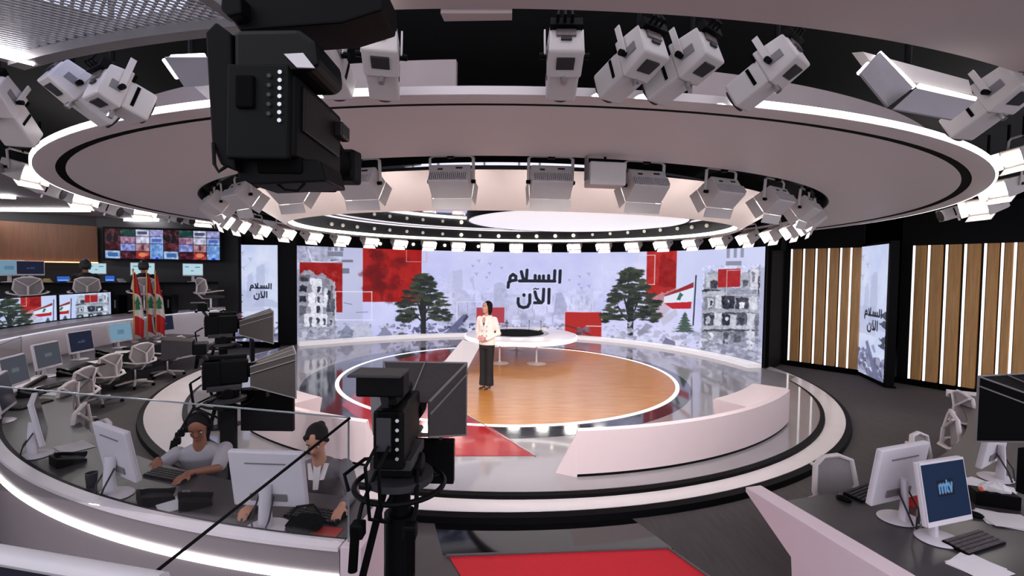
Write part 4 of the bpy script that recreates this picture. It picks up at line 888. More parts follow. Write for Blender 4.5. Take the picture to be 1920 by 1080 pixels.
p = onz(1860, 895, DZ); f = inward(p); monitor('white monitor seen from behind, partly hidden by the black camera at the right edge', p, (f[0], f[1] + .5), None, -8, .52, .42)
p = onz(1766, 1014, DZ); monitor('monitor showing a dark blue screen with the mtv logo at the lower right', p, (.30, -1), 'mtv', -10, .42, .40)
# ---------------------------------------------------------------- office chairs
CHW = mat('chair_white_plastic', (212, 203, 202), 0.4, var=.02)
def office_chair():
    t = thing('office_chair', 'x', 'chair')          # faces local +Y
    s = MB(); s.prism([(-.22, -.2), (.22, -.2), (.25, .05), (.2, .25), (-.2, .25), (-.25, .05)], .44, .50); s.build('seat', mat('chair_seat_fabric', (58, 54, 56), .9, var=.1, scale=60), t, None, .015)
    bow = lambda x, z: -.24 - .10 * (z - .5) * .6 - .0 + .9 * x * x
    P_ = lambda x, z: Vector((x, bow(x, z), z))
    hexp = [(-.14, .56), (.14, .56), (.235, .74), (.20, .98), (.08, 1.03), (-.08, 1.03), (-.20, .98), (-.235, .74)]
    MB().tube([P_(x, z) for x, z in hexp], .022, 8, closed=True).build('back_frame', CHW, t, SM)
    m = MB(); cols, rows = 9, 8
    def wid(z): return .13 + (z - .56) / .18 * .095 if z < .74 else (.225 - (z - .74) / .24 * .035 if z < .98 else .19 - (z - .98) / .05 * .1)
    for k_, yo in ((0, 0), (1, -.012)):
        b0 = len(m.v)
        for j in range(rows + 1):
            z = .565 + (.455) * j / rows; w_ = max(.07, wid(z))
            for i in range(cols + 1):
                x = -w_ + 2 * w_ * i / cols; q = P_(x, z); m.v.append((q.x, q.y + yo, q.z))
        for j in range(rows):
            for i in range(cols):
                a = b0 + j * (cols + 1) + i; m.f.append((a, a + 1, a + cols + 2, a + cols + 1))
    m.build('back_mesh', MESHG, t, SM)
    MB().tube([P_(-.2, .98) + Vector((0, -.035, 0)), Vector((0, -.33, .80)), P_(.2, .98) + Vector((0, -.035, 0))], .016, 6).build('back_brace', CHW, t, SM)
    MB().tube([Vector((0, -.33, .80)), Vector((0, -.34, .6)), Vector((0, -.2, .43)), Vector((0, 0, .42))], .022, 6).build('back_spine', CHW, t, SM)
    ar = [(-.30, .16, .66), (-.33, 0, .655), (-.31, -.16, .63), (-.2, -.30, .60), (0, -.355, .58), (.2, -.30, .60), (.31, -.16, .63), (.33, 0, .655), (.30, .16, .66)]
    MB().tube(ar, .02, 6, sq=(1.4, .9)).build('arm_loop', CHW, t, SM)
    MB().cyl((0, 0, .12), (0, 0, .44), .028, 10).build('gas_stem', METAL, t, SM)
    for i in range(5):
        a = 2 * PI * i / 5 + .3; d = Vector((math.cos(a), math.sin(a), 0))
        MB().tube([Vector((0, 0, .13)), d * .16 + Vector((0, 0, .115)), d * .32 + Vector((0, 0, .085))], [.035, .028, .02], 6).build('base_leg', CHW, t, SM)
        s_ = Vector((-d.y, d.x, 0)) * .022; MB().cyl(d * .32 - s_ + Vector((0, 0, .032)), d * .32 + s_ + Vector((0, 0, .032)), .032, 12).build('caster', BLACK, t, SM)
    return t
ch = office_chair(); ch.scale = (1, 1, .88); nch = 0
def put_chair(p, face, label, group, z=ZF):
    global nch
    o = ch if nch == 0 else copy_tree(ch); nch += 1
    o.location = (p.x, p.y, z); o.rotation_euler.z = math.atan2(face[1], face[0]) - PI / 2; tag(o, label, 'chair', group); return o
TOPZ = ZF + .925
def outward(p, tw=0):
    a = math.atan2(p.y - CY, p.x - CX) + tw; return (math.cos(a), math.sin(a))
for px, py, tw, lab in ((196, 788, -.1, 'white mesh chair back nearest the seated man, lower left'), (150, 757, -.3, 'white framed chair turned sideways behind the near left monitors'), (128, 714, -.3, 'white framed chair, second nearest along the left desk'), (160, 687, -.35, 'white framed chair, third along the left desk'), (208, 662, -.4, 'white framed chair, fourth along the left desk with its star base showing'), (268, 642, -.45, 'white framed chair in front of the three flags'), (334, 629, .1, 'white framed chair, farthest along the left desk, beside a studio camera')):
    p = onz(px, py, TOPZ); f = outward(p, tw); put_chair(Vector((p.x + f[0] * .24, p.y + f[1] * .24, 0)), f, lab, 'white office chairs along the left desk')
for px, py, tw, lab in ((1562, 853, -.1, 'grey mesh chair back alone at the lower right, next to the bench'), (1722, 812, .0, 'pale chair back behind the right monitor'), (1790, 770, .15, 'white framed chair, second from the far end of the right desk'), (1806, 733, .3, 'white framed chair at the far end of the right desk')):
    p = onz(px, py, TOPZ); f = outward(p, tw); put_chair(Vector((p.x + f[0] * .24, p.y + f[1] * .24, 0)), f, lab, 'white office chairs along the right desk')
for px, py, D, lab in ((52, 510, 10.3, 'white framed chair on the mezzanine at the far left'), (163, 512, 10.8, 'white framed chair under the first dark seated figure on the mezzanine'), (270, 516, 11.3, 'white framed chair under the second dark seated figure behind the flags'), (376, 512, 11.9, 'white framed chair on the mezzanine near the portrait screen')):
    p = ony(px, py, D); d = Vector((p.x, p.y)).normalized(); a = .0 if px != 376 else -1.1; d = Vector((d.x * math.cos(a) - d.y * math.sin(a), d.x * math.sin(a) + d.y * math.cos(a)))
    put_chair(Vector((p.x + d.x * .24, p.y + d.y * .24, 0)), d, lab, 'white office chairs on the mezzanine', MEZ)
# chair base peeping out under the right end panel
# ---------------------------------------------------------------- glass
def glassmat():
    m = bpy.data.materials.new('clear_glass'); m.use_nodes = True; nt = m.node_tree; n = nt.nodes; l = nt.links; n.clear()
    o = n.new('ShaderNodeOutputMaterial'); mx = n.new('ShaderNodeMixShader'); tr = n.new('ShaderNodeBsdfTransparent'); gl = n.new('ShaderNodeBsdfGlossy'); lw = n.new('ShaderNodeLayerWeight'); lw.inputs[0].default_value = .5; fr = n.new('ShaderNodeMapRange')
    tr.inputs[0].default_value = (.95, .955, .96, 1); gl.inputs['Roughness'].default_value = .02; fr.inputs['From Min'].default_value = .3; fr.inputs['To Min'].default_value = .03; fr.inputs['To Max'].default_value = .35
    l.new(lw.outputs['Facing'], fr.inputs['Value']); l.new(fr.outputs[0], mx.inputs[0]); l.new(tr.outputs[0], mx.inputs[1]); l.new(gl.outputs[0], mx.inputs[2]); l.new(mx.outputs[0], o.inputs[0]); return m
GLASS = glassmat(); GEDGE = mat('glass_edge', (120, 128, 132), .2, var=.05, spec=.8)
def pane(label, a, b, z0, z1):
    a, b = Vector((a[0], a[1], 0)), Vector((b[0], b[1], 0)); t = thing('glass_screen', label, 'glass pane', a); d = b - a; n = Vector((-d.y, d.x, 0)).normalized() * .01; Z = Vector((0, 0, 1))
    MB().extr([Z * z0, d + Z * z0, d + Z * z1, Z * z1], n).build('pane', GLASS, t)
    MB().tube([Z * z1 + n * .5, d + Z * z1 + n * .5], .006, 4).build('top_edge', GEDGE, t); MB().tube([Z * z0 + n * .5, Z * z1 + n * .5], .006, 4).build('side_edge', GEDGE, t)
    return t
pane('clear glass screen standing on the near left desk, with a visible top edge', (-.97, 2.76), (-3.9, 3.40), DZ + .06, 1.44)
pa, pb_ = onz(52, 690, DZ), onz(-30, 735, DZ)
MB_ = pane('clear glass screen on the far left desk by the picture edge', (onz(52, 694, DZ).x - .1, onz(52, 694, DZ).y), (onz(-60, 760, DZ).x - .1, onz(-60, 760, DZ).y), DZ, DZ + .55)
# thin dark stay running from the glass corner towards the camera
c1 = Vector((-.96, 2.75, 1.44)); c2_ = ony(282, 1080, 2.0); dd = (c2_ - c1)
k_ = (ZF - c1.z) / dd.z
tag(MB().tube([c1, c1 + dd * k_], .008, 6).build('stay_rod', BLACK), 'thin dark rod slanting across the glass screen at the lower left', 'rod')
# grey handrail in the lower left corner
a, b = ony(-60, 1030, 1.45), ony(300, 1092, 1.35)
t = thing('handrail', 'grey handrail cutting the lower left corner', 'handrail', (a.x, a.y, ZF))
MB().tube([a - Vector((a.x, a.y, ZF)), b - Vector((a.x, a.y, ZF))], .035, 12, sq=(1, .7)).build('rail', LGREY, t, SM)
MB().extr([Vector((0, 0, 0)), (b.x - a.x, b.y - a.y, 0), b - Vector((a.x, a.y, ZF + .03)), a - Vector((a.x, a.y, ZF + .03))], (0.01, .02, 0)).build('infill_panel', mat('dark_blue_panel', (16, 18, 34), .3, var=.1), t)
# ---------------------------------------------------------------- mezzanine desk, screens, flags
d0, d1 = ony(-60, 533, 10.0), ony(410, 527, 12.6); dv = Vector((d1.x - d0.x, d1.y - d0.y, 0)); nn = Vector((-dv.y, dv.x, 0)).normalized()
t = thing('mezzanine_desk', 'long dark desk against the mezzanine wall', 'desk', (d0.x, d0.y, MEZ)); zt = 1.93 - MEZ
MB().extr([Vector((0, 0, zt - .05)), dv + Vector((0, 0, zt - .05)), dv + Vector((0, 0, zt)), Vector((0, 0, zt))], nn * .7).build('desk_top', BLACK, t)
MB().extr([nn * .5, dv + nn * .5, dv + nn * .5 + Vector((0, 0, zt - .05)), nn * .5 + Vector((0, 0, zt - .05))], nn * .03).build('modesty_panel', DGREY, t)
def mezp(px, back=.35):
    r = ray(px, 530)[0]; d = dv.normalized(); o = d0 + nn * back; s = (r * o.y - o.x) / (d.x - r * d.y); q = o + d * s; return Vector((q.x, q.y, 1.93))
for px, kind, w, h, lab in ((18, 'sky', .50, .36, 'pale blue monitor on the mezzanine desk at the picture edge'), (58, 'navy', .46, .34, 'dark blue monitor on the mezzanine desk'), (182, 'pale', .36, .28, 'pale monitor beside the first dark seated figure'), (268, 'pale', .50, .34, 'pale monitor behind the second dark seated figure'), (362, 'pale', .46, .34, 'pale monitor on the mezzanine desk near the portrait screen'), (206, 'blue', .18, .14, 'small bright blue tablet on the mezzanine desk'), (119, 'blue', .22, .12, 'small blue screen on the mezzanine desk at the left')):
    p = mezp(px); monitor(lab, p, (-p.x, -p.y), kind, -4, w, h, 'screens on the mezzanine desk') if h > .2 else None
    if h <= .2:
        t = thing('small_screen', lab, 'screen', p, math.atan2(-p.y, -p.x) + PI / 2); PICS.setdefault(kind, scr_pic(kind))
        MB().box((0, .02, h / 2 + .02), (w + .02, .02, h + .02)).build('case', BLACK, t); MB().box((0, .05, .01), (w * .6, .1, .02)).build('stand', BLACK, t)
        flat_screen('screen', PICS[kind], [(-w / 2, .008, h + .02), (w / 2, .008, h + .02), (w / 2, .008, .02), (-w / 2, .008, .02)], t, 20, 14)
for px, lab, c in ((92, 'small pile of yellow papers on the mezzanine desk', (190, 170, 120)), (136, 'small pale object on the mezzanine desk beside the first seated figure', (170, 150, 130)), (230, 'small round white cup on the mezzanine desk', (180, 180, 180)), (340, 'small dark box on the mezzanine desk near the right end', (40, 40, 44))):
    p = mezp(px, .2); t = thing('desk_clutter', lab, 'clutter', p); m_ = mat('clutter_%d' % c[0], c, .7, var=.1)
    for i in range(3): MB().box((random.uniform(-.06, .06), random.uniform(-.03, .03), .015 + .03 * i), (.16 - .04 * i, .1, .03), Matrix.Rotation(random.uniform(-.5, .5), 3, 'Z')).build('piece', m_, t)
# wall of preview screens
def multi_pic():
    p = Pic(0, 0, 200, 54, 3.0, (10, 10, 16))
    for k in range(2):
        X0 = k * 100; cells = [(0, 0, 26, 24, (60, 20, 26)), (26, 0, 52, 13, (40, 70, 70)), (52, 0, 76, 13, (180, 184, 210)), (76, 0, 100, 13, (150, 150, 200)), (26, 13, 52, 26, (150, 110, 140)), (52, 13, 76, 26, (190, 190, 214)), (76, 13, 100, 26, (150, 170, 220)), (0, 24, 26, 39, (70, 20, 30)), (0, 39, 26, 54, (150, 180, 220)), (26, 26, 52, 40, (130, 140, 200)), (26, 40, 52, 54, (70, 16, 34)), (52, 26, 76, 40, (160, 120, 130)), (52, 40, 76, 54, (150, 40, 40)), (76, 26, 100, 54, (120, 160, 220))]
        for i, (a, b, c, d, col) in enumerate(cells):
            p.rect(X0 + a + .5, b + .5, X0 + c - .5, d - .5, col); p.grain(X0 + a + 1, b + 1, X0 + c - 1, d - 1, 5, .3, 90 + i + k * 40)
        p.blob(X0 + 8, 16, 4, 8, (14, 12, 16)); p.blob(X0 + 18, 16, 4, 8, (14, 12, 16)); p.blob(X0 + 39, 7, 9, 5, (16, 60, 52)); p.blob(X0 + 64, 46, 7, 4, (220, 130, 90)); p.blob(X0 + 64, 33, 2.5, 5, (90, 40, 50)); p.blob(X0 + 88, 52, 3, 2, (30, 40, 230)); p.rect(X0 + 5, 43, X0 + 22, 50, (60, 100, 160)); p.rect(X0 + 80, 17, X0 + 96, 22, (70, 100, 180)); p.rect(X0 + 55, 4, X0 + 72, 9, (70, 74, 100))
    return p
a, b = ony(196, 431, 12.85), ony(412, 432, 13.4); dn = Vector((b.x - a.x, b.y - a.y, 0)); n2 = Vector((-dn.y, dn.x, 0)).normalized(); o = Vector((a.x, a.y, 2.54))
t = thing('preview_screen_wall', 'pair of preview screens split into many small pictures on the mezzanine wall', 'screen', o)
hh = 3.37 - 2.54
flat_screen('picture', multi_pic(), [Vector((0, 0, hh)), dn + Vector((0, 0, hh)), dn, Vector((0, 0, 0))], t, 300, 80, .95)
MB().extr([Vector((0, 0, -.05)) - dn.normalized() * .05 + n2 * .01, dn * 1.012 + Vector((0, 0, -.05)) + n2 * .01, dn * 1.012 + Vector((0, 0, hh + .05)) + n2 * .01, Vector((0, 0, hh + .05)) - dn.normalized() * .05 + n2 * .01], n2 * .1).build('cabinet', BLACK, t)
MB().extr([dn * .498 - n2 * .004, dn * .502 - n2 * .004, dn * .502 - n2 * .004 + Vector((0, 0, hh)), dn * .498 - n2 * .004 + Vector((0, 0, hh))], n2 * .002).build('bezel_bar', BLACK, t)
# two screens on the counter
def crop_pic(x0, y0, x1, y1):
    p = Pic(0, 0, 100, 50, 2.4, (0, 0, 0)); X = x0 + (x1 - x0) * p.X / 100; Y = y0 + (y1 - y0) * p.Y / 50
    lin = WP.sample(X, Y); p.im = np.where(lin <= .0031308, lin * 12.92, 1.055 * lin ** (1 / 2.4) - .055); p.im[..., 0] *= .95; return p
for (x0, x1, lab, crop) in ((-8, 106, 'wide counter screen showing a flag, cut by the left picture edge', (1150, 500, 1312, 600)), (112, 208, 'wide counter screen showing a ruined building, next to the flags', (1270, 500, 1432, 600))):
    P0, P1 = onr(x0, 590, 9.56, True), onr(x1, 580, 9.56, True); a = Vector((P0.x, P0.y, 1.19)); d = Vector((P1.x - P0.x, P1.y - P0.y, 0)); n = Vector((-d.y, d.x, 0)).normalized()
    t = thing('counter_screen', lab, 'screen', a, group='screens on the curved counter'); up = Vector((0, 0, .52))
    flat_screen('picture', crop_pic(*crop), [up, d + up, d, Vector((0, 0, 0))], t, 110, 60, 1.0)
    MB().extr([Vector((0, 0, -.02)) + n * .006, d + Vector((0, 0, -.02)) + n * .006, d + up + Vector((0, 0, .02)) + n * .006, up + Vector((0, 0, .02)) + n * .006], n * .06).build('cabinet', BLACK, t)
for px, lab in ((222, 'black computer tower on the mezzanine left of the flags'), (320, 'black computer tower on the mezzanine right of the flags')):
    p = ony(px, 555, 11.45 if px < 300 else 11.8); t = thing('computer_tower', lab, 'computer', (p.x, p.y, MEZ), .3)
    MB().box((0, 0, .24), (.19, .42, .44)).build('case', BLACK, t, None, .01); MB().box((.02, -.214, .26), (.03, .006, .2)).build('front_strip', MGREY, t); MB().box((0, 0, .01), (.17, .38, .02)).build('foot', BLACKM, t)
def flag(px, ytop, ybot, R, lab):
    p = onr(px, 600, R, True); zt_ = H - (ytop - (508.8 + .013 * (px - 960))) * p.y / FPX
    t = thing('national_flag', lab, 'flag', (p.x, p.y, DZ), math.atan2(p.y, p.x) - PI / 2, 'three flags on the left desk'); Lz = zt_ - DZ
    MB().cyl((0, 0, 0), (0, 0, .03), .09, 18).build('base', METAL, t, SM); MB().cyl((0, 0, .02), (0, 0, Lz), .012, 8).build('pole', mat('gold_pole', (190, 150, 80), .35, metal=.6, var=.05), t, SM); MB().sphere((0, 0, Lz + .02), (.02, .02, .04), 8, 6).build('finial', MATS['gold_pole'], t, SM)
    FR, FW, FG = mat('flag_red', (196, 40, 36), .8, var=.06), mat('flag_white', (226, 218, 214), .8, var=.04), mat('flag_green', (36, 110, 62), .8, var=.08)
    hL = Lz - .18
    def cloth(z0, z1, m, name, wob, w0, w1, parent=t, yo=0, x0=0.0):
        mb = MB(); n = 14; rows = 8
        for sgn in (0, 1):
            b0 = len(mb.v)
            for j in range(rows + 1):
                f = j / rows; z = z0 + (z1 - z0) * f; w = w0 + (w1 - w0) * f
                for i in range(n + 1):
                    u = i / n; mb.v.append((x0 + .015 + u * w, math.sin(u * 9 + wob) * .03 * (0.5 + u) + yo + sgn * .006, z - .12 * u * u))
            for j in range(rows):
                for i in range(n): q = b0 + j * (n + 1) + i; mb.f.append((q, q + 1, q + n + 2, q + n + 1))
        return mb.build(name, m, parent, SM)
    cloth(.16 + hL * .66, .16 + hL, FR, 'upper_red_stripe', .2, .13, .05); w = cloth(.16 + hL * .30, .16 + hL * .66, FW, 'white_stripe', .2, .17, .13); cloth(.16, .16 + hL * .30, FR, 'lower_red_stripe', .2, .15, .17)
    g_ = MB(); zc = .16 + hL * .40; g_.extr([(.03, -.045, zc), (.12, -.045, zc), (.105, -.045, zc + hL * .08), (.13, -.045, zc + hL * .07), (.075, -.045, zc + hL * .22), (.015, -.045, zc + hL * .09), (.04, -.045, zc + hL * .10)], (0, .008, 0)); g_.build('cedar_emblem', FG, t)
flag(251, 508, 636, 8.6, 'leftmost of the three red and white flags with a green cedar'); flag(276, 510, 634, 8.72, 'middle one of the three red and white flags'); flag(292, 512, 640, 8.5, 'rightmost of the three red and white flags')
# ================================================================== studio cameras
def hoodmesh(c, r0, r1, y0, y1, th=.012):
    """open four sided hood, narrow at the back, wide at the front"""
    (w0, h0), (w1, h1) = r0, r1; mb = MB(); x, z = c
    back = [(x - w0, y0, z - h0), (x + w0, y0, z - h0), (x + w0, y0, z + h0), (x - w0, y0, z + h0)]
    frn = [(x - w1, y1, z - h1), (x + w1, y1, z - h1), (x + w1, y1, z + h1), (x - w1, y1, z + h1)]
    b2 = [(x + (p[0] - x) * .93, y0 + .0, z + (p[2] - z) * .93) for p in back]; f2 = [(x + (p[0] - x) * .96, y1, z + (p[2] - z) * .96) for p in frn]
    mb.add(back + frn + b2 + f2, [(i, (i + 1) % 4, 4 + (i + 1) % 4, 4 + i) for i in range(4)] + [(8 + i, 12 + i, 12 + (i + 1) % 4, 8 + (i + 1) % 4) for i in range(4)] + [(4 + i, 4 + (i + 1) % 4, 12 + (i + 1) % 4, 12 + i) for i in range(4)] + [(i, 8 + i, 8 + (i + 1) % 4, (i + 1) % 4) for i in range(4)])
    return mb, back, frn
def studio_camera(label, loc, yaw, hz, vf=(-.06, -.24), vfhood=False, monitor_x=0.0, drot=0.0, hoodm=HOOD, dsize=(.44, .30), dz=.34, bar=1.0):
    """loc on the floor, yaw turns the lens (local +Y); hz lens height above the floor"""
    t = thing('studio_camera', label, 'camera', (loc[0], loc[1], ZF), yaw, 'studio cameras with prompter hoods')
    b = MB(); b.box((0, -.02, hz), (.125, .40, .24)); b.box((0, -.14, hz - .02), (.145, .16, .28)); b.box((0, .0, hz + .15), (.05, .34, .05)); b.build('camera_body', BLACK, t, None, .012)
    for i in range(5): MB().cyl((.045, -.215, hz - .1 + i * .045), (.045, -.232, hz - .1 + i * .045), .009, 8).build('connector', METAL, t, SM)
    MB().box((-.02, -.222, hz + .01), (.07, .012, .16)).build('rear_plate', DGREY, t, None, .004)
    for i in range(2): MB().tube([(-.05 + .06 * i, -.24, hz - .04), (-.07 + .06 * i, -.33, hz - .1), (-.06 + .05 * i, -.3, hz - .35), (-.03, -.06, hz - .5)], .009, 6).build('cable', BLACK, t, SM)
    ln = MB(); ln.cyl((0, .18, hz), (0, .30, hz), .075, 18); ln.cyl((0, .30, hz), (0, .44, hz), .06, 18); ln.build('lens', BLACKM, t, SM)
    hm, bk_, fr_ = hoodmesh((.0, hz - .05), (.11, .10), (.27, .235), .20, .62); hm.build('prompter_hood', hoodm, t)
    rd = MB()
    for i in range(4): rd.tube([bk_[i], fr_[i]], .007, 4)
    rd.tube(fr_, .009, 4, closed=True); rd.tube([((bk_[0][0] + bk_[1][0]) / 2, bk_[0][1], bk_[2][2] + .004), (0, fr_[0][1], fr_[2][2] + .004)], .005, 4)
    rd.tube([(bk_[1][0] + .006, bk_[1][1], hz - .02), (fr_[1][0] + .006, fr_[1][1], hz + .12)], .006, 4); rd.tube([(bk_[0][0] - .006, bk_[1][1], hz - .02), (fr_[0][0] - .006, fr_[1][1], hz + .12)], .006, 4)
    rd.build('hood_frame', MGREY, t)
    MB().box((monitor_x, .36, hz - dz - .05), (dsize[0], .05, dsize[1]), Matrix.Rotation(drot, 3, 'Z')).build('prompter_display', BLACK, t, None, .006)
    MB().tube([(0, -.1, hz - .2), (0, .5, hz - .2)], .018, 6).build('support_rail', DGREY, t)
    for s in (-1, 1): MB().box((s * .12 + monitor_x * .5, .36, hz - .22), (.02, .03, .1)).build('display_bracket', DGREY, t)
    v = MB(); vx, vy = vf; v.box((vx, vy, hz + .25), (.22, .12, .11)); v.build('viewfinder', BLACK, t, None, .01)
    if vfhood:
        h2, b2, f2 = hoodmesh((vx, hz + .27), (.12, .065), (.16, .10), vy - .06, vy - .30); h2.build('viewfinder_hood', HOOD, t)
    else:
        MB().box((vx, vy - .06, hz + .31), (.235, .17, .012)).build('viewfinder_visor', DGREY, t, None, .004)
    MB().tube([(vx, vy, hz + .2), (vx, vy + .06, hz + .1)], .02, 6).build('viewfinder_arm', DGREY, t)
    MB().box((.0, -.03, hz - .155), (.2, .3, .05)).build('wedge_plate', DGREY, t, None, .005)
    hd_ = MB(); hd_.box((0, 0, hz - .21), (.17, .2, .08)); hd_.cyl((-.12, 0, hz - .22), (.12, 0, hz - .22), .06, 16); hd_.build('pan_head', BLACK, t, None, .008)
    MB().lathe([(.08, hz - .29), (.17, hz - .30), (.17, hz - .265), (.08, hz - .26)], 28, c=(0, 0)).build('head_plate', DGREY, t, SM)
    MB().tube([(.225 * math.cos(2 * PI * i / 36), .225 * math.sin(2 * PI * i / 36), hz - .32) for i in range(36)], .014, 8, closed=True).build('steering_ring', BLACK, t, SM)
    for i in range(3):
        a = 2 * PI * i / 3 + .5; MB().tube([(0, 0, hz - .32), (.225 * math.cos(a), .225 * math.sin(a), hz - .32)], .011, 6).build('ring_spoke', BLACK, t)
    for s in (-1, 1):
        MB().tube([(s * .1, -.05, hz - .22), (s * .13, -.2 * bar, hz - .34), (s * .125, -.30 * bar, hz - .42 * bar)], .011, 6).build('pan_bar', BLACK, t, SM)
        MB().tube([(s * .125, -.30 * bar, hz - .42 * bar + .02), (s * .13, -.32 * bar, hz - .42 * bar - .16)], .021, 10).build('grip', BLACKM, t, SM)
        MB().box((s * .12, -.28 * bar, hz - .41 * bar), (.06, .06, .07)).build('zoom_control', BLACK, t, None, .008)
    c_ = MB(); c_.cyl((0, 0, .25), (0, 0, hz - .27), .055, 18); c_.cyl((0, 0, .16), (0, 0, hz * .72), .08, 18); c_.build('column', BLACK, t, SM)
    for i in range(3):
        a = 2 * PI * i / 3 + .2; d = Vector((math.cos(a), math.sin(a), 0)); MB().tube([Vector((0, 0, .2)), d * .36 + Vector((0, 0, .12))], .05, 6).build('dolly_leg', DGREY, t); MB().cyl(d * .36 + Vector((-.03, 0, .06)), d * .36 + Vector((.03, 0, .06)), .06, 14).build('wheel', BLACK, t, SM)
    MB().tube([(-.05, -.1, hz - .3), (-.13, -.2, hz - .7), (-.1, -.15, hz - 1.0), (-.06, -.09, .5)], .02, 6).build('cable_loom', BLACK, t, SM)
    MB().tube([(-.23, -.1, hz - .32), (-.27, -.05, hz - .1 * 2.6), (-.2, .05, hz - .22), (-.08, .02, hz - .2)], .01, 6).build('cable', BLACK, t, SM)
    return t
pA = ony(750, 900, 2.36); studio_camera('black studio camera with prompter hood in the centre foreground', (pA.x, pA.y), A(-1), 1.69, vf=(-.03, -.20), monitor_x=.06, dsize=(.34, .26), dz=.30)
pB = ony(428, 720, 4.75); studio_camera('black studio camera with a large prompter hood left of centre', (pB.x, pB.y), A(-62), 1.40, vfhood=True, drot=A(62), dsize=(.56, .44), dz=.40, bar=1.5)
pC = ony(418, 600, 6.6); studio_camera('rear studio camera in front of the left portrait screen', (pC.x, pC.y), A(-58), 1.66)
tA = bpy.data.objects['studio_camera']; iA = tA.matrix_basis.inverted()
MB().extr([iA @ ony(x, y, 2.62) for x, y in ((690, 698), (718, 704), (724, 812), (699, 816))], (0, .015, 0)).build('hood_side_panel', MGREY, tA)  # paler plate: the brightly lit side of the hood put in as colour
MB().extr([iA @ ony(x, y, 2.61) for x, y in ((700, 782), (712, 784), (711, 796), (702, 795))], (0, .01, 0)).build('side_latch', BLACK, tA)
# camera in front of the right picture edge
pD = ony(2130, 800, 2.75); t = studio_camera('black studio camera cut by the right picture edge', (pD.x, pD.y), A(14), 1.58, monitor_x=-.06, hoodm=BLACK)
# ================================================================== remote camera hanging from the crane
J = ony(480, 190, 1.35)
t = thing('hanging_camera', 'black remote camera hanging from a crane at the upper left, in front of everything', 'camera', J)
def jp(x, y, Y): return ony(x, y, Y) - J
def jbox(name, quad, Y, d, m=BLACK, bv=.006): return MB().extr([jp(x, y, Y) for x, y in quad], (0, d, 0)).build(name, m, t, None, bv)
jbox('side_bracket', [(384, 60), (404, 40), (432, 62), (440, 320), (412, 308), (396, 270)], 1.30, .05)
jbox('top_arm', [(412, -30), (720, -30), (716, 18), (640, 42), (448, 56), (430, 30)], 1.38, .16)
jbox('tilt_motor', [(436, 54), (560, 52), (592, 74), (597, 118), (580, 131), (436, 131)], 1.30, .2, mat('camera_black_green', (6, 8, 8), .4, var=.1, spec=.12), .02)
jbox('motor_window', [(532, 101), (568, 99), (590, 127), (556, 126)], 1.292, .006, LGREY, 0)
jbox('upper_pulley', [(415, -12), (450, -12), (452, 24), (426, 30), (412, 16)], 1.33, .06)
R0, R1_ = jp(505, 215, 1.32), jp(600, 282, 1.66); ax = (R1_ - R0); M = aim(ax); L = ax.length
def jl(mb): mb.v = [tuple(M @ Vector(v) + R0) for v in mb.v]; return mb
jl(MB().box((0, L * .5, 0), (.15, L * 1.02, .24))).build('camera_body', BLACK, t, None, .012)
jl(MB().box((.02, L * .45, -.135), (.13, L * .8, .05))).build('lower_housing', BLACKM, t, None, .008)
jl(MB().box((.078, L * .5, .03), (.012, L * .8, .13))).build('side_plate', mat('camera_side_brown', (14, 11, 11), .4, var=.1, spec=.15), t, None, .004)
jl(MB().box((.095, L * .86, .05), (.03, L * .22, .05))).build('handle_block', mat('camera_side_grey', (22, 20, 22), .4, var=.1, spec=.2), t, None, .006)
jl(MB().box((-.02, -.012, 0), (.17, .03, .26))).build('rear_panel', mat('camera_rear_green', (6, 8, 7), .5, var=.1, spec=.08), t, None, .006)
for i in range(7): jl(MB().cyl((.045, -.025, .105 - i * .022), (.045, -.034, .105 - i * .022), .006, 8)).build('connector', METAL, t, SM)
for i in range(5): jl(MB().cyl((.015, -.025, .095 - i * .026), (.015, -.034, .095 - i * .026), .006, 8)).build('switch', DGREY, t, SM)
jl(MB().box((-.05, -.03, .05), (.05, .02, .09))).build('connector_box', BLACKM, t, None, .006)
l_ = MB(); l_.cyl((0, L * 1.0, -.01), (0, L * 1.12, -.01), .075, 18); l_.cyl((0, L * 1.12, -.01), (0, L * 1.5, -.01), .062, 18); jl(l_).build('lens', BLACKM, t, SM)
l_ = MB(); l_.tube([(0, L * 1.42, -.01), (0, L * 1.66, -.01)], [.085, .095], 4, sq=(1.15, 1)); jl(l_).build('lens_hood', BLACK, t, None, .012)
jbox('base_cradle', [(442, 288), (600, 300), (612, 340), (470, 346), (444, 330)], 1.34, .16)
MB().tube([jp(400, 268, 1.3), jp(402, 308, 1.28), jp(410, 322, 1.28), jp(424, 312, 1.3)], .005, 6).build('cable', BLACK, t, SM)
MB().tube([jp(520, 345, 1.36), jp(535, 356, 1.36), jp(558, 358, 1.36), jp(572, 344, 1.36)], .004, 6).build('cable', BLACK, t, SM)
MB().tube([jp(500, 10, 1.42), jp(700, 25, 1.5)], .012, 8).build('arm_tube', DGREY, t, SM); MB().tube([jp(520, 40, 1.42), jp(690, 48, 1.5)], .010, 8).build('arm_tube', DGREY, t, SM)
MB().cyl(jp(470, 20, 1.45), jp(470, 20, 1.45) + Vector((0, 0, 1.8)), .04, 12).build('crane_post', BLACK, t, SM)
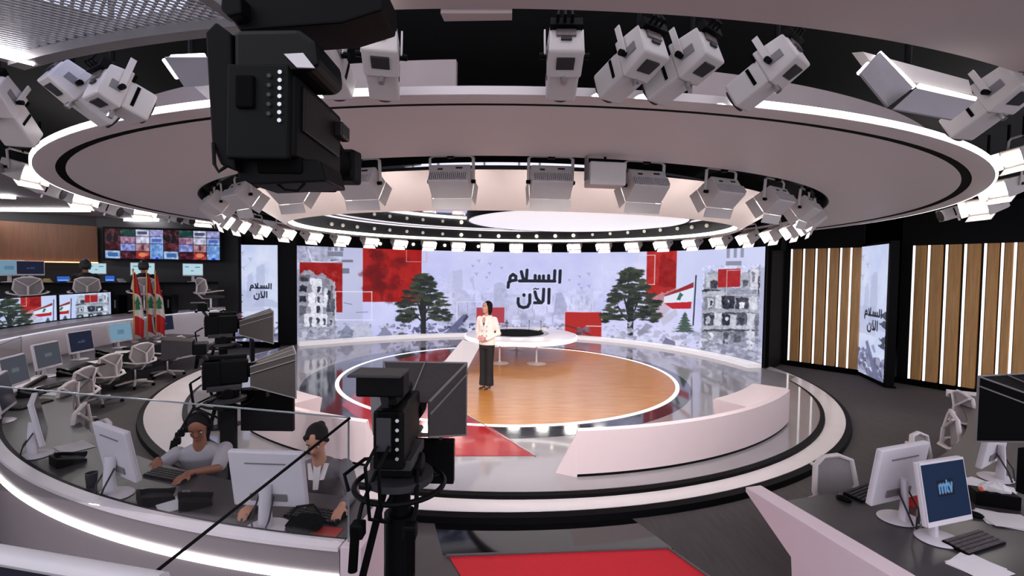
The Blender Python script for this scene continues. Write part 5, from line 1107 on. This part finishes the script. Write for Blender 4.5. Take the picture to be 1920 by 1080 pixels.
# ================================================================== things on the desks
KEY = mat('key_black', (34, 30, 34), .5, var=.1)
def keyboard(label, loc, rz, w=.42, keys=False):
    t = thing('keyboard', label, 'keyboard', loc, rz)
    MB().hexa([(-w / 2, -.07, 0), (w / 2, -.07, 0), (w / 2, .07, 0), (-w / 2, .07, 0)], [(-w / 2, -.07, .012), (w / 2, -.07, .012), (w / 2, .07, .026), (-w / 2, .07, .026)]).build('case', BLACK, t, None, .004)
    k = MB(); rows, cols = 5, 15
    for r in range(rows):
        for c in range(cols):
            y = -.055 + r * .0265; k.box((-w / 2 + .02 + c * (w - .04) / (cols - 1), y, .016 + (y + .07) / .14 * .014), (.02, .02, .008))
    tag(k.build('keys', mat('key_grey', (84, 76, 80), .6, var=.1) if keys else KEY, t), kind='stuff'); return t
def mouse(label, loc, rz):
    t = thing('computer_mouse', label, 'mouse', loc, rz); m = MB().sphere((0, 0, .012), (.032, .055, .024), 16, 10); m.v = [(x, y, max(0, z)) for x, y, z in m.v]; m.build('shell', BLACK, t, SM); MB().cyl((-.004, .03, .034), (.004, .03, .034), .008, 10).build('wheel', MGREY, t); return t
def phone(label, loc, rz):
    t = thing('desk_phone', label, 'telephone', loc, rz)
    MB().hexa([(-.1, -.1, 0), (.1, -.1, 0), (.1, .1, 0), (-.1, .1, 0)], [(-.1, -.1, .025), (.1, -.1, .025), (.1, .1, .085), (-.1, .1, .085)]).build('base', BLACK, t, None, .006)
    MB().tube([(-.065, -.1, .06), (-.065, -.06, .075), (-.065, .06, .115), (-.065, .1, .11)], [.026, .016, .016, .026], 8).build('handset', BLACKM, t, SM)
    MB().box((.035, .05, .083), (.09, .05, .004), Matrix.Rotation(.29, 3, 'X')).build('display', MGREY, t)
    k = MB()
    for r in range(4):
        for c in range(3): k.box((.01 + c * .026, -.07 + r * .025, .035 + r * .0075), (.018, .016, .006))
    tag(k.build('keys', DGREY, t), kind='stuff'); return t
def papers(label, loc, rz, n=3, w=.21, h=.297):
    t = thing('paper_sheets', label, 'papers', loc, rz)
    for i in range(n): MB().box((random.uniform(-.02, .02), random.uniform(-.02, .02), .0015 + .003 * i), (w, h, .002), Matrix.Rotation(random.uniform(-.25, .25), 3, 'Z')).build('sheet', PAPER, t)
    return t
Z = DZ + .001
def d_(px, py): p = onz(px, py, Z); return (p.x, p.y, Z)
keyboard('black keyboard with grey keys at the lower right corner', d_(1826, 1020), .35, .40, True)
keyboard('black keyboard left of the right white monitor', d_(1625, 925), .5)
mouse('black mouse beside the keyboard at the right', d_(1582, 938), .5)
mouse('dark mouse on the lower right desk behind the screen with the logo', d_(1826, 968), .9)
papers('white papers on the lower right desk at the picture edge', d_(1890, 978), -.4, 4, .3, .22)
papers('crumpled white papers behind the right monitors', d_(1852, 912), .6, 3)
b = d_(1706, 945); t = thing('red_mug', 'red tumbler between the two right monitors', 'mug', b); MB().lathe([(0, 0), (.045, 0), (.055, .16), (.05, .165), (.04, .02), (0, .02)], 24, c=(0, 0)).build('body', RED, t, SM); MB().lathe([(0, .16), (.052, .16), (.052, .175), (0, .18)], 24, c=(0, 0)).build('lid', WHITE, t, SM)
b = d_(1862, 945); t = thing('tissue_box', 'dark box with white tissues at the right edge', 'tissue box', b, -.35); MB().box((0, 0, .05), (.26, .13, .1)).build('box', BLACK, t, None, .005)
m = MB().sphere((0, 0, .12), (.1, .04, .045), 14, 8); m.v = [(x + random.uniform(-.012, .012), y + random.uniform(-.012, .012), z + random.uniform(-.012, .014)) for x, y, z in m.v]; m.build('tissue', PAPER, t)
MB().sphere((-.1, -.05, .12), .016, 8, 6).build('orange_sticker', mat('orange_plastic', (235, 90, 50), .5), t, SM)
# pale document tray under the keyboard at the lower right
papers('grey document folder under the lower right keyboard', d_(1832, 1062), .3, 2, .26, .2)
b = d_(1850, 765); t = thing('desk_phone', 'small white and black phone on the far right desk', 'telephone', d_(1852, 772), .4); MB().box((0, 0, .02), (.14, .1, .04)).build('base', BLACK, t, None, .01); MB().sphere((-.07, .04, .045), (.035, .025, .02), 12, 8).build('receiver', WHITE, t, SM)
# left desks
phone('black desk phone right of the third near monitor', d_(128, 868), 2.6)
phone('black desk phone between the two near monitors', d_(292, 938), 2.4)
phone('black desk phone with a white card on it in front of the seated man', d_(366, 945), 2.2)
papers('white letter leaning on the desk in front of the seated man', d_(318, 945), .9, 2, .12, .25)
papers('white papers between the first and second near monitors', d_(140, 838), 1.1, 2)
keyboard('pale keyboard under the seated man\'s hands', d_(318, 893), -.3)
keyboard('black keyboard on the desk in front of the seated woman', d_(592, 968), -.25)
b = d_(172, 912); t = thing('water_glass', 'dark tinted tumbler beside the near left monitor', 'glass', b); MB().lathe([(0, 0), (.032, 0), (.04, .11), (.036, .11), (.03, .008), (0, .008)], 20, c=(0, 0)).build('tumbler', mat('smoked_glass', (52, 50, 56), .1, var=.05), t, SM); MB().lathe([(0, .01), (.03, .01), (.034, .07), (0, .07)], 20, c=(0, 0)).build('drink', DGREY, t, SM)
for px, py, lab in ((60, 742, 'black phone beside the nearest far left monitor'), (128, 704, 'black phone between the second and third far left monitors'), (196, 668, 'black phone left of the pale blue monitor')):
    phone(lab, d_(px, py), 1.8)
for px, py, lab in ((78, 728, 'white paper beside the second far left monitor'), (135, 700, 'white paper sheet beside the third far left monitor'), (112, 738, 'loose white sheet on the left desk before a chair'), (186, 678, 'white paper by the fourth chair'), (230, 660, 'white sheet before the pale blue monitor'), (304, 640, 'white papers before the monitor right of the flags')):
    papers(lab, d_(px, py), random.uniform(0, 3), 2)
for px, py, lab in ((104, 724, 'black keyboard by the second far left monitor'), (172, 688, 'black keyboard by the third far left monitor'), (250, 652, 'black keyboard by the pale blue monitor'), (60, 760, 'black keyboard by the nearest far left monitor')):
    keyboard(lab, d_(px, py), 1.6)
t = thing('black_bag', 'dark rumpled bag beside the keyboard on the near left desk', 'bag', d_(572, 996), .3); m = MB().sphere((0, 0, .05), (.12, .08, .06), 18, 10); m.v = [(x + random.uniform(-.01, .01), y + random.uniform(-.01, .01), max(0, z + random.uniform(-.012, .012))) for x, y, z in m.v]; m.build('body', BLACKM, t, SM); MB().tube([(-.1, 0, .1), (-.05, 0, .17), (.05, 0, .17), (.1, 0, .1)], .008, 6).build('strap', BLACK, t, SM)
# small camera monitor arm with round knobs in front of the seated man
# ================================================================== people
def limb(mb, pts, n=12):
    """pts: (position, radius) or (position, (rx, ry)) - tapered tube with round ends"""
    P = [Vector(p) for p, r in pts]
    mb.tube([p for p in P], [r if not isinstance(r, tuple) else r[0] for p, r in pts], n)
    for i in (0, -1):
        r = pts[i][1]; r = r if not isinstance(r, tuple) else r[0]; mb.sphere(P[i], r, n, 8)
    for i in range(1, len(pts) - 1): mb.sphere(P[i], pts[i][1], n, 8)
    return mb
def fuse(mb, name, m, parent, vox, sm=6):
    o = mb.build(name, m, parent); r = o.modifiers.new('remesh', 'REMESH'); r.mode = 'VOXEL'; r.voxel_size = vox; r.use_smooth_shade = True
    s = o.modifiers.new('smooth', 'SMOOTH'); s.factor = .5; s.iterations = sm
    return o
def oval(c, rx, ry, z): return ((c[0], c[1], z), (rx, 0, 0), (0, ry, 0))
def head_mesh(mb, M):
    """head about 0.23 high, face on local +Y, origin at its centre"""
    h = MB(); h.sphere((0, 0, .02), (.076, .095, .105), 24, 16); h.sphere((0, .03, -.055), (.055, .062, .062), 20, 12); h.sphere((0, .062, -.09), (.026, .024, .022), 14, 10)
    h.tube([(0, .09, .02), (0, .108, -.018), (0, .095, -.032)], [.009, .015, .011], 8)
    for s in (-1, 1):
        h.sphere((s * .077, -.005, -.005), (.010, .018, .030), 10, 8); h.sphere((s * .034, .068, -.03), (.024, .02, .022), 10, 8); h.tube([(s * .012, .086, .034), (s * .05, .073, .03)], .007, 6)
    h.xf(M); mb.v, k = mb.v, len(mb.v); mb.f += [tuple(i + k for i in q) for q in h.f]; mb.v += h.v
EYEW = mat('eye_white', (225, 220, 215), .3, var=0); IRIS = mat('iris_dark', (30, 20, 16), .2, var=.1); LIPS = mat('lips_red', (160, 62, 62), .4, var=.05); BROW = mat('brow', (40, 26, 22), .7, var=.1)
def face(t, M):
    for s in (-1, 1):
        MB().sphere((s * .033, .080, .012), (.013, .010, .0075), 12, 8).xf(M).build('eye', EYEW, t, SM); MB().sphere((s * .033, .0885, .012), (.006, .004, .006), 10, 6).xf(M).build('iris', IRIS, t, SM)
        MB().tube([(s * .014, .094, .034), (s * .034, .090, .040), (s * .054, .076, .032)], [.004, .005, .003], 6).xf(M).build('eyebrow', BROW, t, SM)
    MB().tube([(-.024, .084, -.062), (0, .093, -.060), (.024, .084, -.062)], [.003, .0075, .003], 8).xf(M).build('lips', LIPS, t, SM)
def hair(t, M, style, m=HAIR):
    h = MB()
    h.sphere((0, -.022, .042), (.086, .096, .100), 24, 14)
    if style == 'long':
        h.sphere((0, -.055, -.03), (.080, .058, .11), 20, 12)
        for s in (-1, 1): h.tube([(s * .062, .03, .075), (s * .084, .012, .02), (s * .082, -.005, -.06), (s * .07, -.02, -.13)], [.026, .026, .028, .02], 10)
    elif style == 'bun':
        h.sphere((0, -.115, .05), .04, 14, 10)
        for s in (-1, 1): h.tube([(s * .03, .066, .095), (s * .07, .03, .06), (s * .082, -.01, -.01)], [.018, .02, .018], 8)
    elif style == 'short':
        for s in (-1, 1): h.sphere((s * .055, -.03, .02), (.032, .06, .07), 12, 8)
    h.xf(M); return fuse(h, 'hair', m, t, .0065, 4)
def hand(mb, wrist, d, palm_n, curl=.5, side=1, k=1.0):
    """palm and five separate bent fingers; d points along the hand, palm_n out of the palm"""
    d = Vector(d).normalized(); n = Vector(palm_n); n = (n - d * n.dot(d)).normalized(); u = d.cross(n) * side; w = Vector(wrist)
    for q in (-.5, -.17, .17, .5): mb.tube([w + u * q * .035 * k, w + d * .085 * k + u * q * .062 * k], [.013 * k, .0115 * k], 8)
    limb(mb, [(w, .022 * k), (w + d * .05 * k, .019 * k)], 8)
    for q, L in ((-.5, .062), (-.17, .075), (.17, .078), (.5, .068)):
        b = w + d * .083 * k + u * q * .066 * k; a1 = curl * .6; a2 = curl * 1.5
        p1 = b + (d * math.cos(a1) + n * math.sin(a1)) * L * .5 * k; p2 = p1 + (d * math.cos(a2) + n * math.sin(a2)) * L * .5 * k
        limb(mb, [(b, .0095 * k), (p1, .0085 * k), (p2, .007 * k)], 8)
    b = w + d * .02 * k - u * .026 * k; p1 = b + (d * .6 - u * .75 + n * .3).normalized() * .04 * k; p2 = p1 + (d * .9 - u * .1 + n * .4).normalized() * .032 * k
    limb(mb, [(b, .012 * k), (p1, .0105 * k), (p2, .008 * k)], 8)
# ---------------------------------------------------------------- the presenter
fp = onz(912, 728, .012)
t = thing('person', 'person in a white double-breasted blazer and black trousers standing on the stage holding cards', 'person', (fp.x, fp.y, .012), A(-26))
# local axes: +X to her left, facing -Y (towards the camera), head turned to picture left
R180 = Matrix.Rotation(PI, 4, 'Z')
HM = Matrix.Translation((0, -.01, 1.595)) @ Matrix.Rotation(PI - A(24), 4, 'Z') @ Matrix.Rotation(A(4), 4, 'X')
b = MB(); head_mesh(b, HM)
limb(b, [((0, 0, 1.38), .058), ((0, -.005, 1.50), .052), ((0, -.01, 1.56), .05)])
b.loft([oval((0, 0), .13, .085, .88), oval((0, 0), .15, .10, 1.0), oval((0, 0), .125, .085, 1.12), oval((0, -.01), .145, .10, 1.26), oval((0, 0), .16, .085, 1.36), oval((0, 0), .07, .05, 1.43)], 18)
for s in (-1, 1):
    limb(b, [((s * .075, 0, .92), .085), ((s * .07, -.01, .50), .055), ((s * .062, .01, .10), .036), ((s * .06, -.06, .035), .03), ((s * .062, -.13, .018), .022)])
el = {-1: (-.225, .035, 1.10), 1: (.235, .045, 1.10)}; wr = {-1: (-.085, -.165, 1.02), 1: (.06, -.175, .99)}
for s in (-1, 1): limb(b, [((s * .165, 0, 1.36), .045), (el[s], .038), (wr[s], .025)])
hand(b, wr[-1], (.85, -.25, -.25), (0, -.4, -1), .9, -1); hand(b, wr[1], (-.85, -.15, -.02), (0, .3, -1), .9, 1)
fuse(b, 'body', SKIN, t, .0085, 5)
face(t, HM); hair(t, HM, 'long')
BLZ = mat('white_blazer', (236, 222, 214), .75, var=.02, scale=30); TRS = mat('black_trousers', (16, 15, 16), .8, var=.15, scale=30)
j = MB(); j.loft([oval((0, 0), .175, .118, .87), oval((0, 0), .172, .118, .95), oval((0, 0), .152, .106, 1.08), oval((0, -.008), .168, .122, 1.25), oval((0, 0), .182, .105, 1.36), oval((0, .012), .12, .075, 1.425), oval((0, .02), .085, .06, 1.45)], 24)
for s in (-1, 1):
    w_ = Vector(wr[s]); e_ = Vector(el[s]); limb(j, [((s * .165, 0, 1.37), .062), ((s * .20, .02, 1.24), .058), (e_, .052), (e_ + (w_ - e_) * .5, .047), (e_ + (w_ - e_) * .86, .042)])
jk = fuse(j, 'blazer', BLZ, t, .009, 5)
# open neckline, lapels, buttons
MB().extr([(-.03, -.118, 1.42), (.03, -.118, 1.42), (.035, -.127, 1.36), (.004, -.134, 1.25), (-.03, -.127, 1.36)], (0, -.006, 0)).build('neckline_skin', SKIN, jk); MB().extr([(-.017, -.134, 1.31), (.02, -.134, 1.31), (.004, -.141, 1.25)], (0, -.004, 0)).build('top_edge', TRS, jk)
LAP = mat('blazer_lapel', (242, 230, 222), .7, var=.02, scale=30)
for s in (-1, 1): MB().extr([(s * .036, -.10, 1.43), (s * .085, -.098, 1.40), (s * .098, -.115, 1.33), (s * .06 , -.128, 1.25), (.004, -.138, 1.16), (.0 + s * .012, -.138, 1.22), (s * .034, -.126, 1.35)], (0, -.008, 0)).build('lapel', LAP, jk)
for x, z in ((-.045, 1.15), (.055, 1.15), (-.045, 1.06), (.055, 1.06), (.055, .97), (-.05, 1.24), (.06, 1.24)): MB().cyl((x, -.112, z), (x, -.132, z), .009, 10).build('button', mat('button_brown', (120, 100, 88), .4), jk, SM)
for s in (-1, 1): MB().box((s * .1, -.108, .99), (.09, .02, .025)).build('pocket_flap', LAP, jk, None, .004)
q = MB(); q.loft([oval((0, 0), .155, .105, .98), oval((0, 0), .165, .11, .90), oval((0, 0), .155, .105, .80)], 20)
for s in (-1, 1): q.loft([oval((s * .078, 0), .088, .098, .88), oval((s * .076, 0), .080, .088, .72), oval((s * .074, -.004), .070, .074, .50), oval((s * .072, .0), .072, .078, .28), oval((s * .070, -.005), .082, .096, .07)], 18)
fuse(q, 'trousers', TRS, t, .010, 3)
SHO = mat('brown_shoes', (70, 42, 36), .35, var=.08)
for s in (-1, 1):
    f = MB(); f.tube([(s * .062, .02, .045), (s * .062, -.05, .04), (s * .064, -.12, .022), (s * .066, -.165, .014)], [.026, .034, .034, .014], 12, sq=(1.1, .6)); f.cyl((s * .062, .03, .05), (s * .062, .035, -.004), .012, 10); f.build('shoe', SHO, t, SM)
MB().box((-.012, -.205, 1.015), (.15, .012, .09), Matrix.Rotation(-.45, 3, 'X') @ Matrix.Rotation(.15, 3, 'Y')).build('cue_cards', mat('pinkish_cards', (196, 140, 140), .7, var=.05), t)
# ---------------------------------------------------------------- woman and man at the near left desk
def sitter(label, px, py, D, face_to, style, shirt, skinm, lean, hands, long_sleeve=True, tiltx=16, seat=True, collar=None, headphones=False):
    hp = ony(px, py, D)                       # centre of the head
    t = thing('person', label, 'person', (hp.x, hp.y, ZF), face_to); hz = hp.z - ZF
    HM = Matrix.Translation((0, 0, hz)) @ Matrix.Rotation(A(-tiltx), 4, 'X')
    sh = hz - .225; ly = -lean                # shoulders behind the head when leaning
    b = MB(); head_mesh(b, HM); limb(b, [((0, ly * .6, sh + .01), .06), ((0, -.035, hz - .11), .052), ((0, -.02, hz - .05), .05)])
    hipz = .50; hy = -lean - .10
    tor = lambda f: (0, hy + (ly - hy) * f)
    zs = lambda f: hipz + (sh - hipz) * f
    b.loft([oval(tor(0), .16, .12, zs(0)), oval(tor(.4), .13, .10, zs(.4)), oval(tor(.8), .16, .11, zs(.8)), oval(tor(1), .13, .07, zs(1))], 18)
    for s in (-1, 1): limb(b, [((s * .09, hy, hipz), .085), ((s * .11, hy + .42, hipz + .02), .06), ((s * .11, hy + .42, .10), .042), ((s * .11, hy + .52, .04), .035)])
    Mi = (Matrix.Translation((hp.x, hp.y, ZF)) @ Matrix.Rotation(face_to, 4, 'Z')).inverted(); arms = []
    for s in (-1, 1):
        S = Vector((s * .19, ly, sh - .03)); W = Mi @ Vector(hands[s]); mid = (S + W) / 2; E = mid + Vector((s * .07, -.02, -.09)); arms.append((s, S, E, W))
        limb(b, [(S, .05), (E, .04), (W, .027)]); d = (W - E).normalized(); hand(b, W, (d.x, d.y, -.05), (0, 0, -1), .45, s, .95)
    fuse(b, 'body', skinm, t, .0095, 5); face(t, HM)
    if style: hair(t, HM, style)
    c = MB(); c.loft([oval(tor(0), .185, .145, zs(0) - .02), oval(tor(.3), .16, .125, zs(.3)), oval(tor(.75), .19, .13, zs(.75)), oval(tor(.98), .165, .09, zs(1.0)), oval((0, ly * .9), .08, .065, sh + .045)], 20)
    for s, S, E, W in arms:
        limb(c, [(S, .066), (S + (E - S) * .55, .06), (E, .053), (E + (W - E) * .8, .04)] if long_sleeve else [(S, .068), (S + (E - S) * .5, .064), (S + (E - S) * .82, .062)])
    jk = fuse(c, 'shirt' if not long_sleeve else 'jacket', shirt, t, .0105, 4)
    if collar:
        for s in (-1, 1): MB().extr([(s * .012, ly + .10, sh - .10), (s * .055, ly + .07, sh + .03), (s * .085, ly + .055, sh + .02), (s * .06, ly + .105, sh - .09)], (0, .014, .006)).build('collar', collar, jk)
        MB().extr([(-.03, ly + .085, sh + .02), (.03, ly + .085, sh + .02), (.02, ly + .125, sh - .16), (-.02, ly + .125, sh - .16)], (0, .01, 0)).build('blouse', collar, jk)
    q = MB(); q.loft([oval((0, hy), .19, .15, hipz - .06), oval((0, hy), .19, .15, hipz + .07)], 18)
    for s in (-1, 1): limb(q, [((s * .09, hy, hipz), .095), ((s * .11, hy + .42, hipz + .02), .072), ((s * .11, hy + .42, .12), .06)])
    fuse(q, 'trousers', TRS, t, .012, 3)
    if headphones:
        MB().tube([(-.088, -.01, .0), (-.092, -.015, .06), (-.05, -.02, .135), (.05, -.02, .135), (.092, -.015, .06), (.088, -.01, .0)], .012, 8).xf(HM).build('headband', BLACK, t, SM)
        for s in (-1, 1): MB().cyl((s * .075, -.005, -.01), (s * .108, -.005, -.01), .04, 16).xf(HM).build('ear_cup', BLACK, t, SM)
    return t
wd = lambda px, py, z=DZ + .045: onz(px, py, z)
JKT = mat('grey_jacket', (112, 106, 110), .8, var=.05, scale=25); SHT = mat('pale_grey_shirt', (176, 172, 178), .8, var=.05, scale=25); COLW = mat('white_collar', (226, 216, 214), .7, var=.02)
sitter('person with tied dark hair in a grey jacket sitting behind the nearest monitor', 594, 826, 3.66, PI + .05, 'bun', JKT, SKIN, .10, {-1: wd(640, 950), 1: wd(470, 948)}, True, 24, collar=COLW)
sitter('person in a pale grey shirt wearing headphones, leaning over the near left desk', 372, 800, 4.15, PI + .35, 'short', SHT, SKIN2, .08, {1: wd(296, 862), -1: wd(352, 888)}, False, 30, headphones=True)
# ---------------------------------------------------------------- dark figures on the mezzanine
DKC = mat('dark_clothes', (12, 12, 15), .85, var=.2)
for px, D, style, lab in ((160, 11.2, 'long', 'person with long dark hair in dark clothes, seen from behind on the mezzanine'), (269, 11.7, 'long', 'person in dark clothes seen from behind on the mezzanine behind the flags')):
    p = ony(px, 496, D); f = math.atan2(p.y, p.x) - PI / 2; R = Matrix.Rotation(f, 4, 'Z')
    w = lambda x, y, z: Vector((p.x, p.y, 0)) + R @ Vector((x, y, 0)) + Vector((0, 0, z))
    t = thing('person', lab, 'person', (p.x, p.y, MEZ), f); hz = 1.22; HM = Matrix.Translation((0, 0, hz))
    b = MB(); head_mesh(b, HM); limb(b, [((0, -.02, hz - .22), .06), ((0, -.02, hz - .08), .052)]); b.loft([oval((0, -.05), .17, .12, .48), oval((0, -.05), .15, .11, .72), oval((0, -.03), .17, .11, .92), oval((0, -.02), .10, .07, .99)], 16)
    for s in (-1, 1):
        limb(b, [((s * .18, -.02, .93), .05), ((s * .25, .06, .72), .042), ((s * .18, .28, .80), .03)]); hand(b, (s * .18, .28, .80), (-s * .2, 1, 0), (0, 0, -1), .4, s); limb(b, [((s * .09, -.02, .48), .08), ((s * .11, .38, .48), .06), ((s * .11, .40, .08), .045)])
    fuse(b, 'body', SKIN2, t, .014, 3); hair(t, HM, style, mat('black_hair', (10, 9, 10), .5, var=.2))
    c = MB(); c.loft([oval((0, -.05), .20, .15, .44), oval((0, -.05), .175, .13, .72), oval((0, -.03), .195, .13, .92), oval((0, -.02), .09, .075, 1.02)], 16)
    for s in (-1, 1): limb(c, [((s * .18, -.02, .93), .066), ((s * .25, .06, .72), .055), ((s * .19, .25, .795), .04)]); limb(c, [((s * .09, -.02, .48), .095), ((s * .11, .38, .48), .075), ((s * .11, .40, .1), .06)])
    fuse(c, 'clothes', DKC, t, .014, 3)
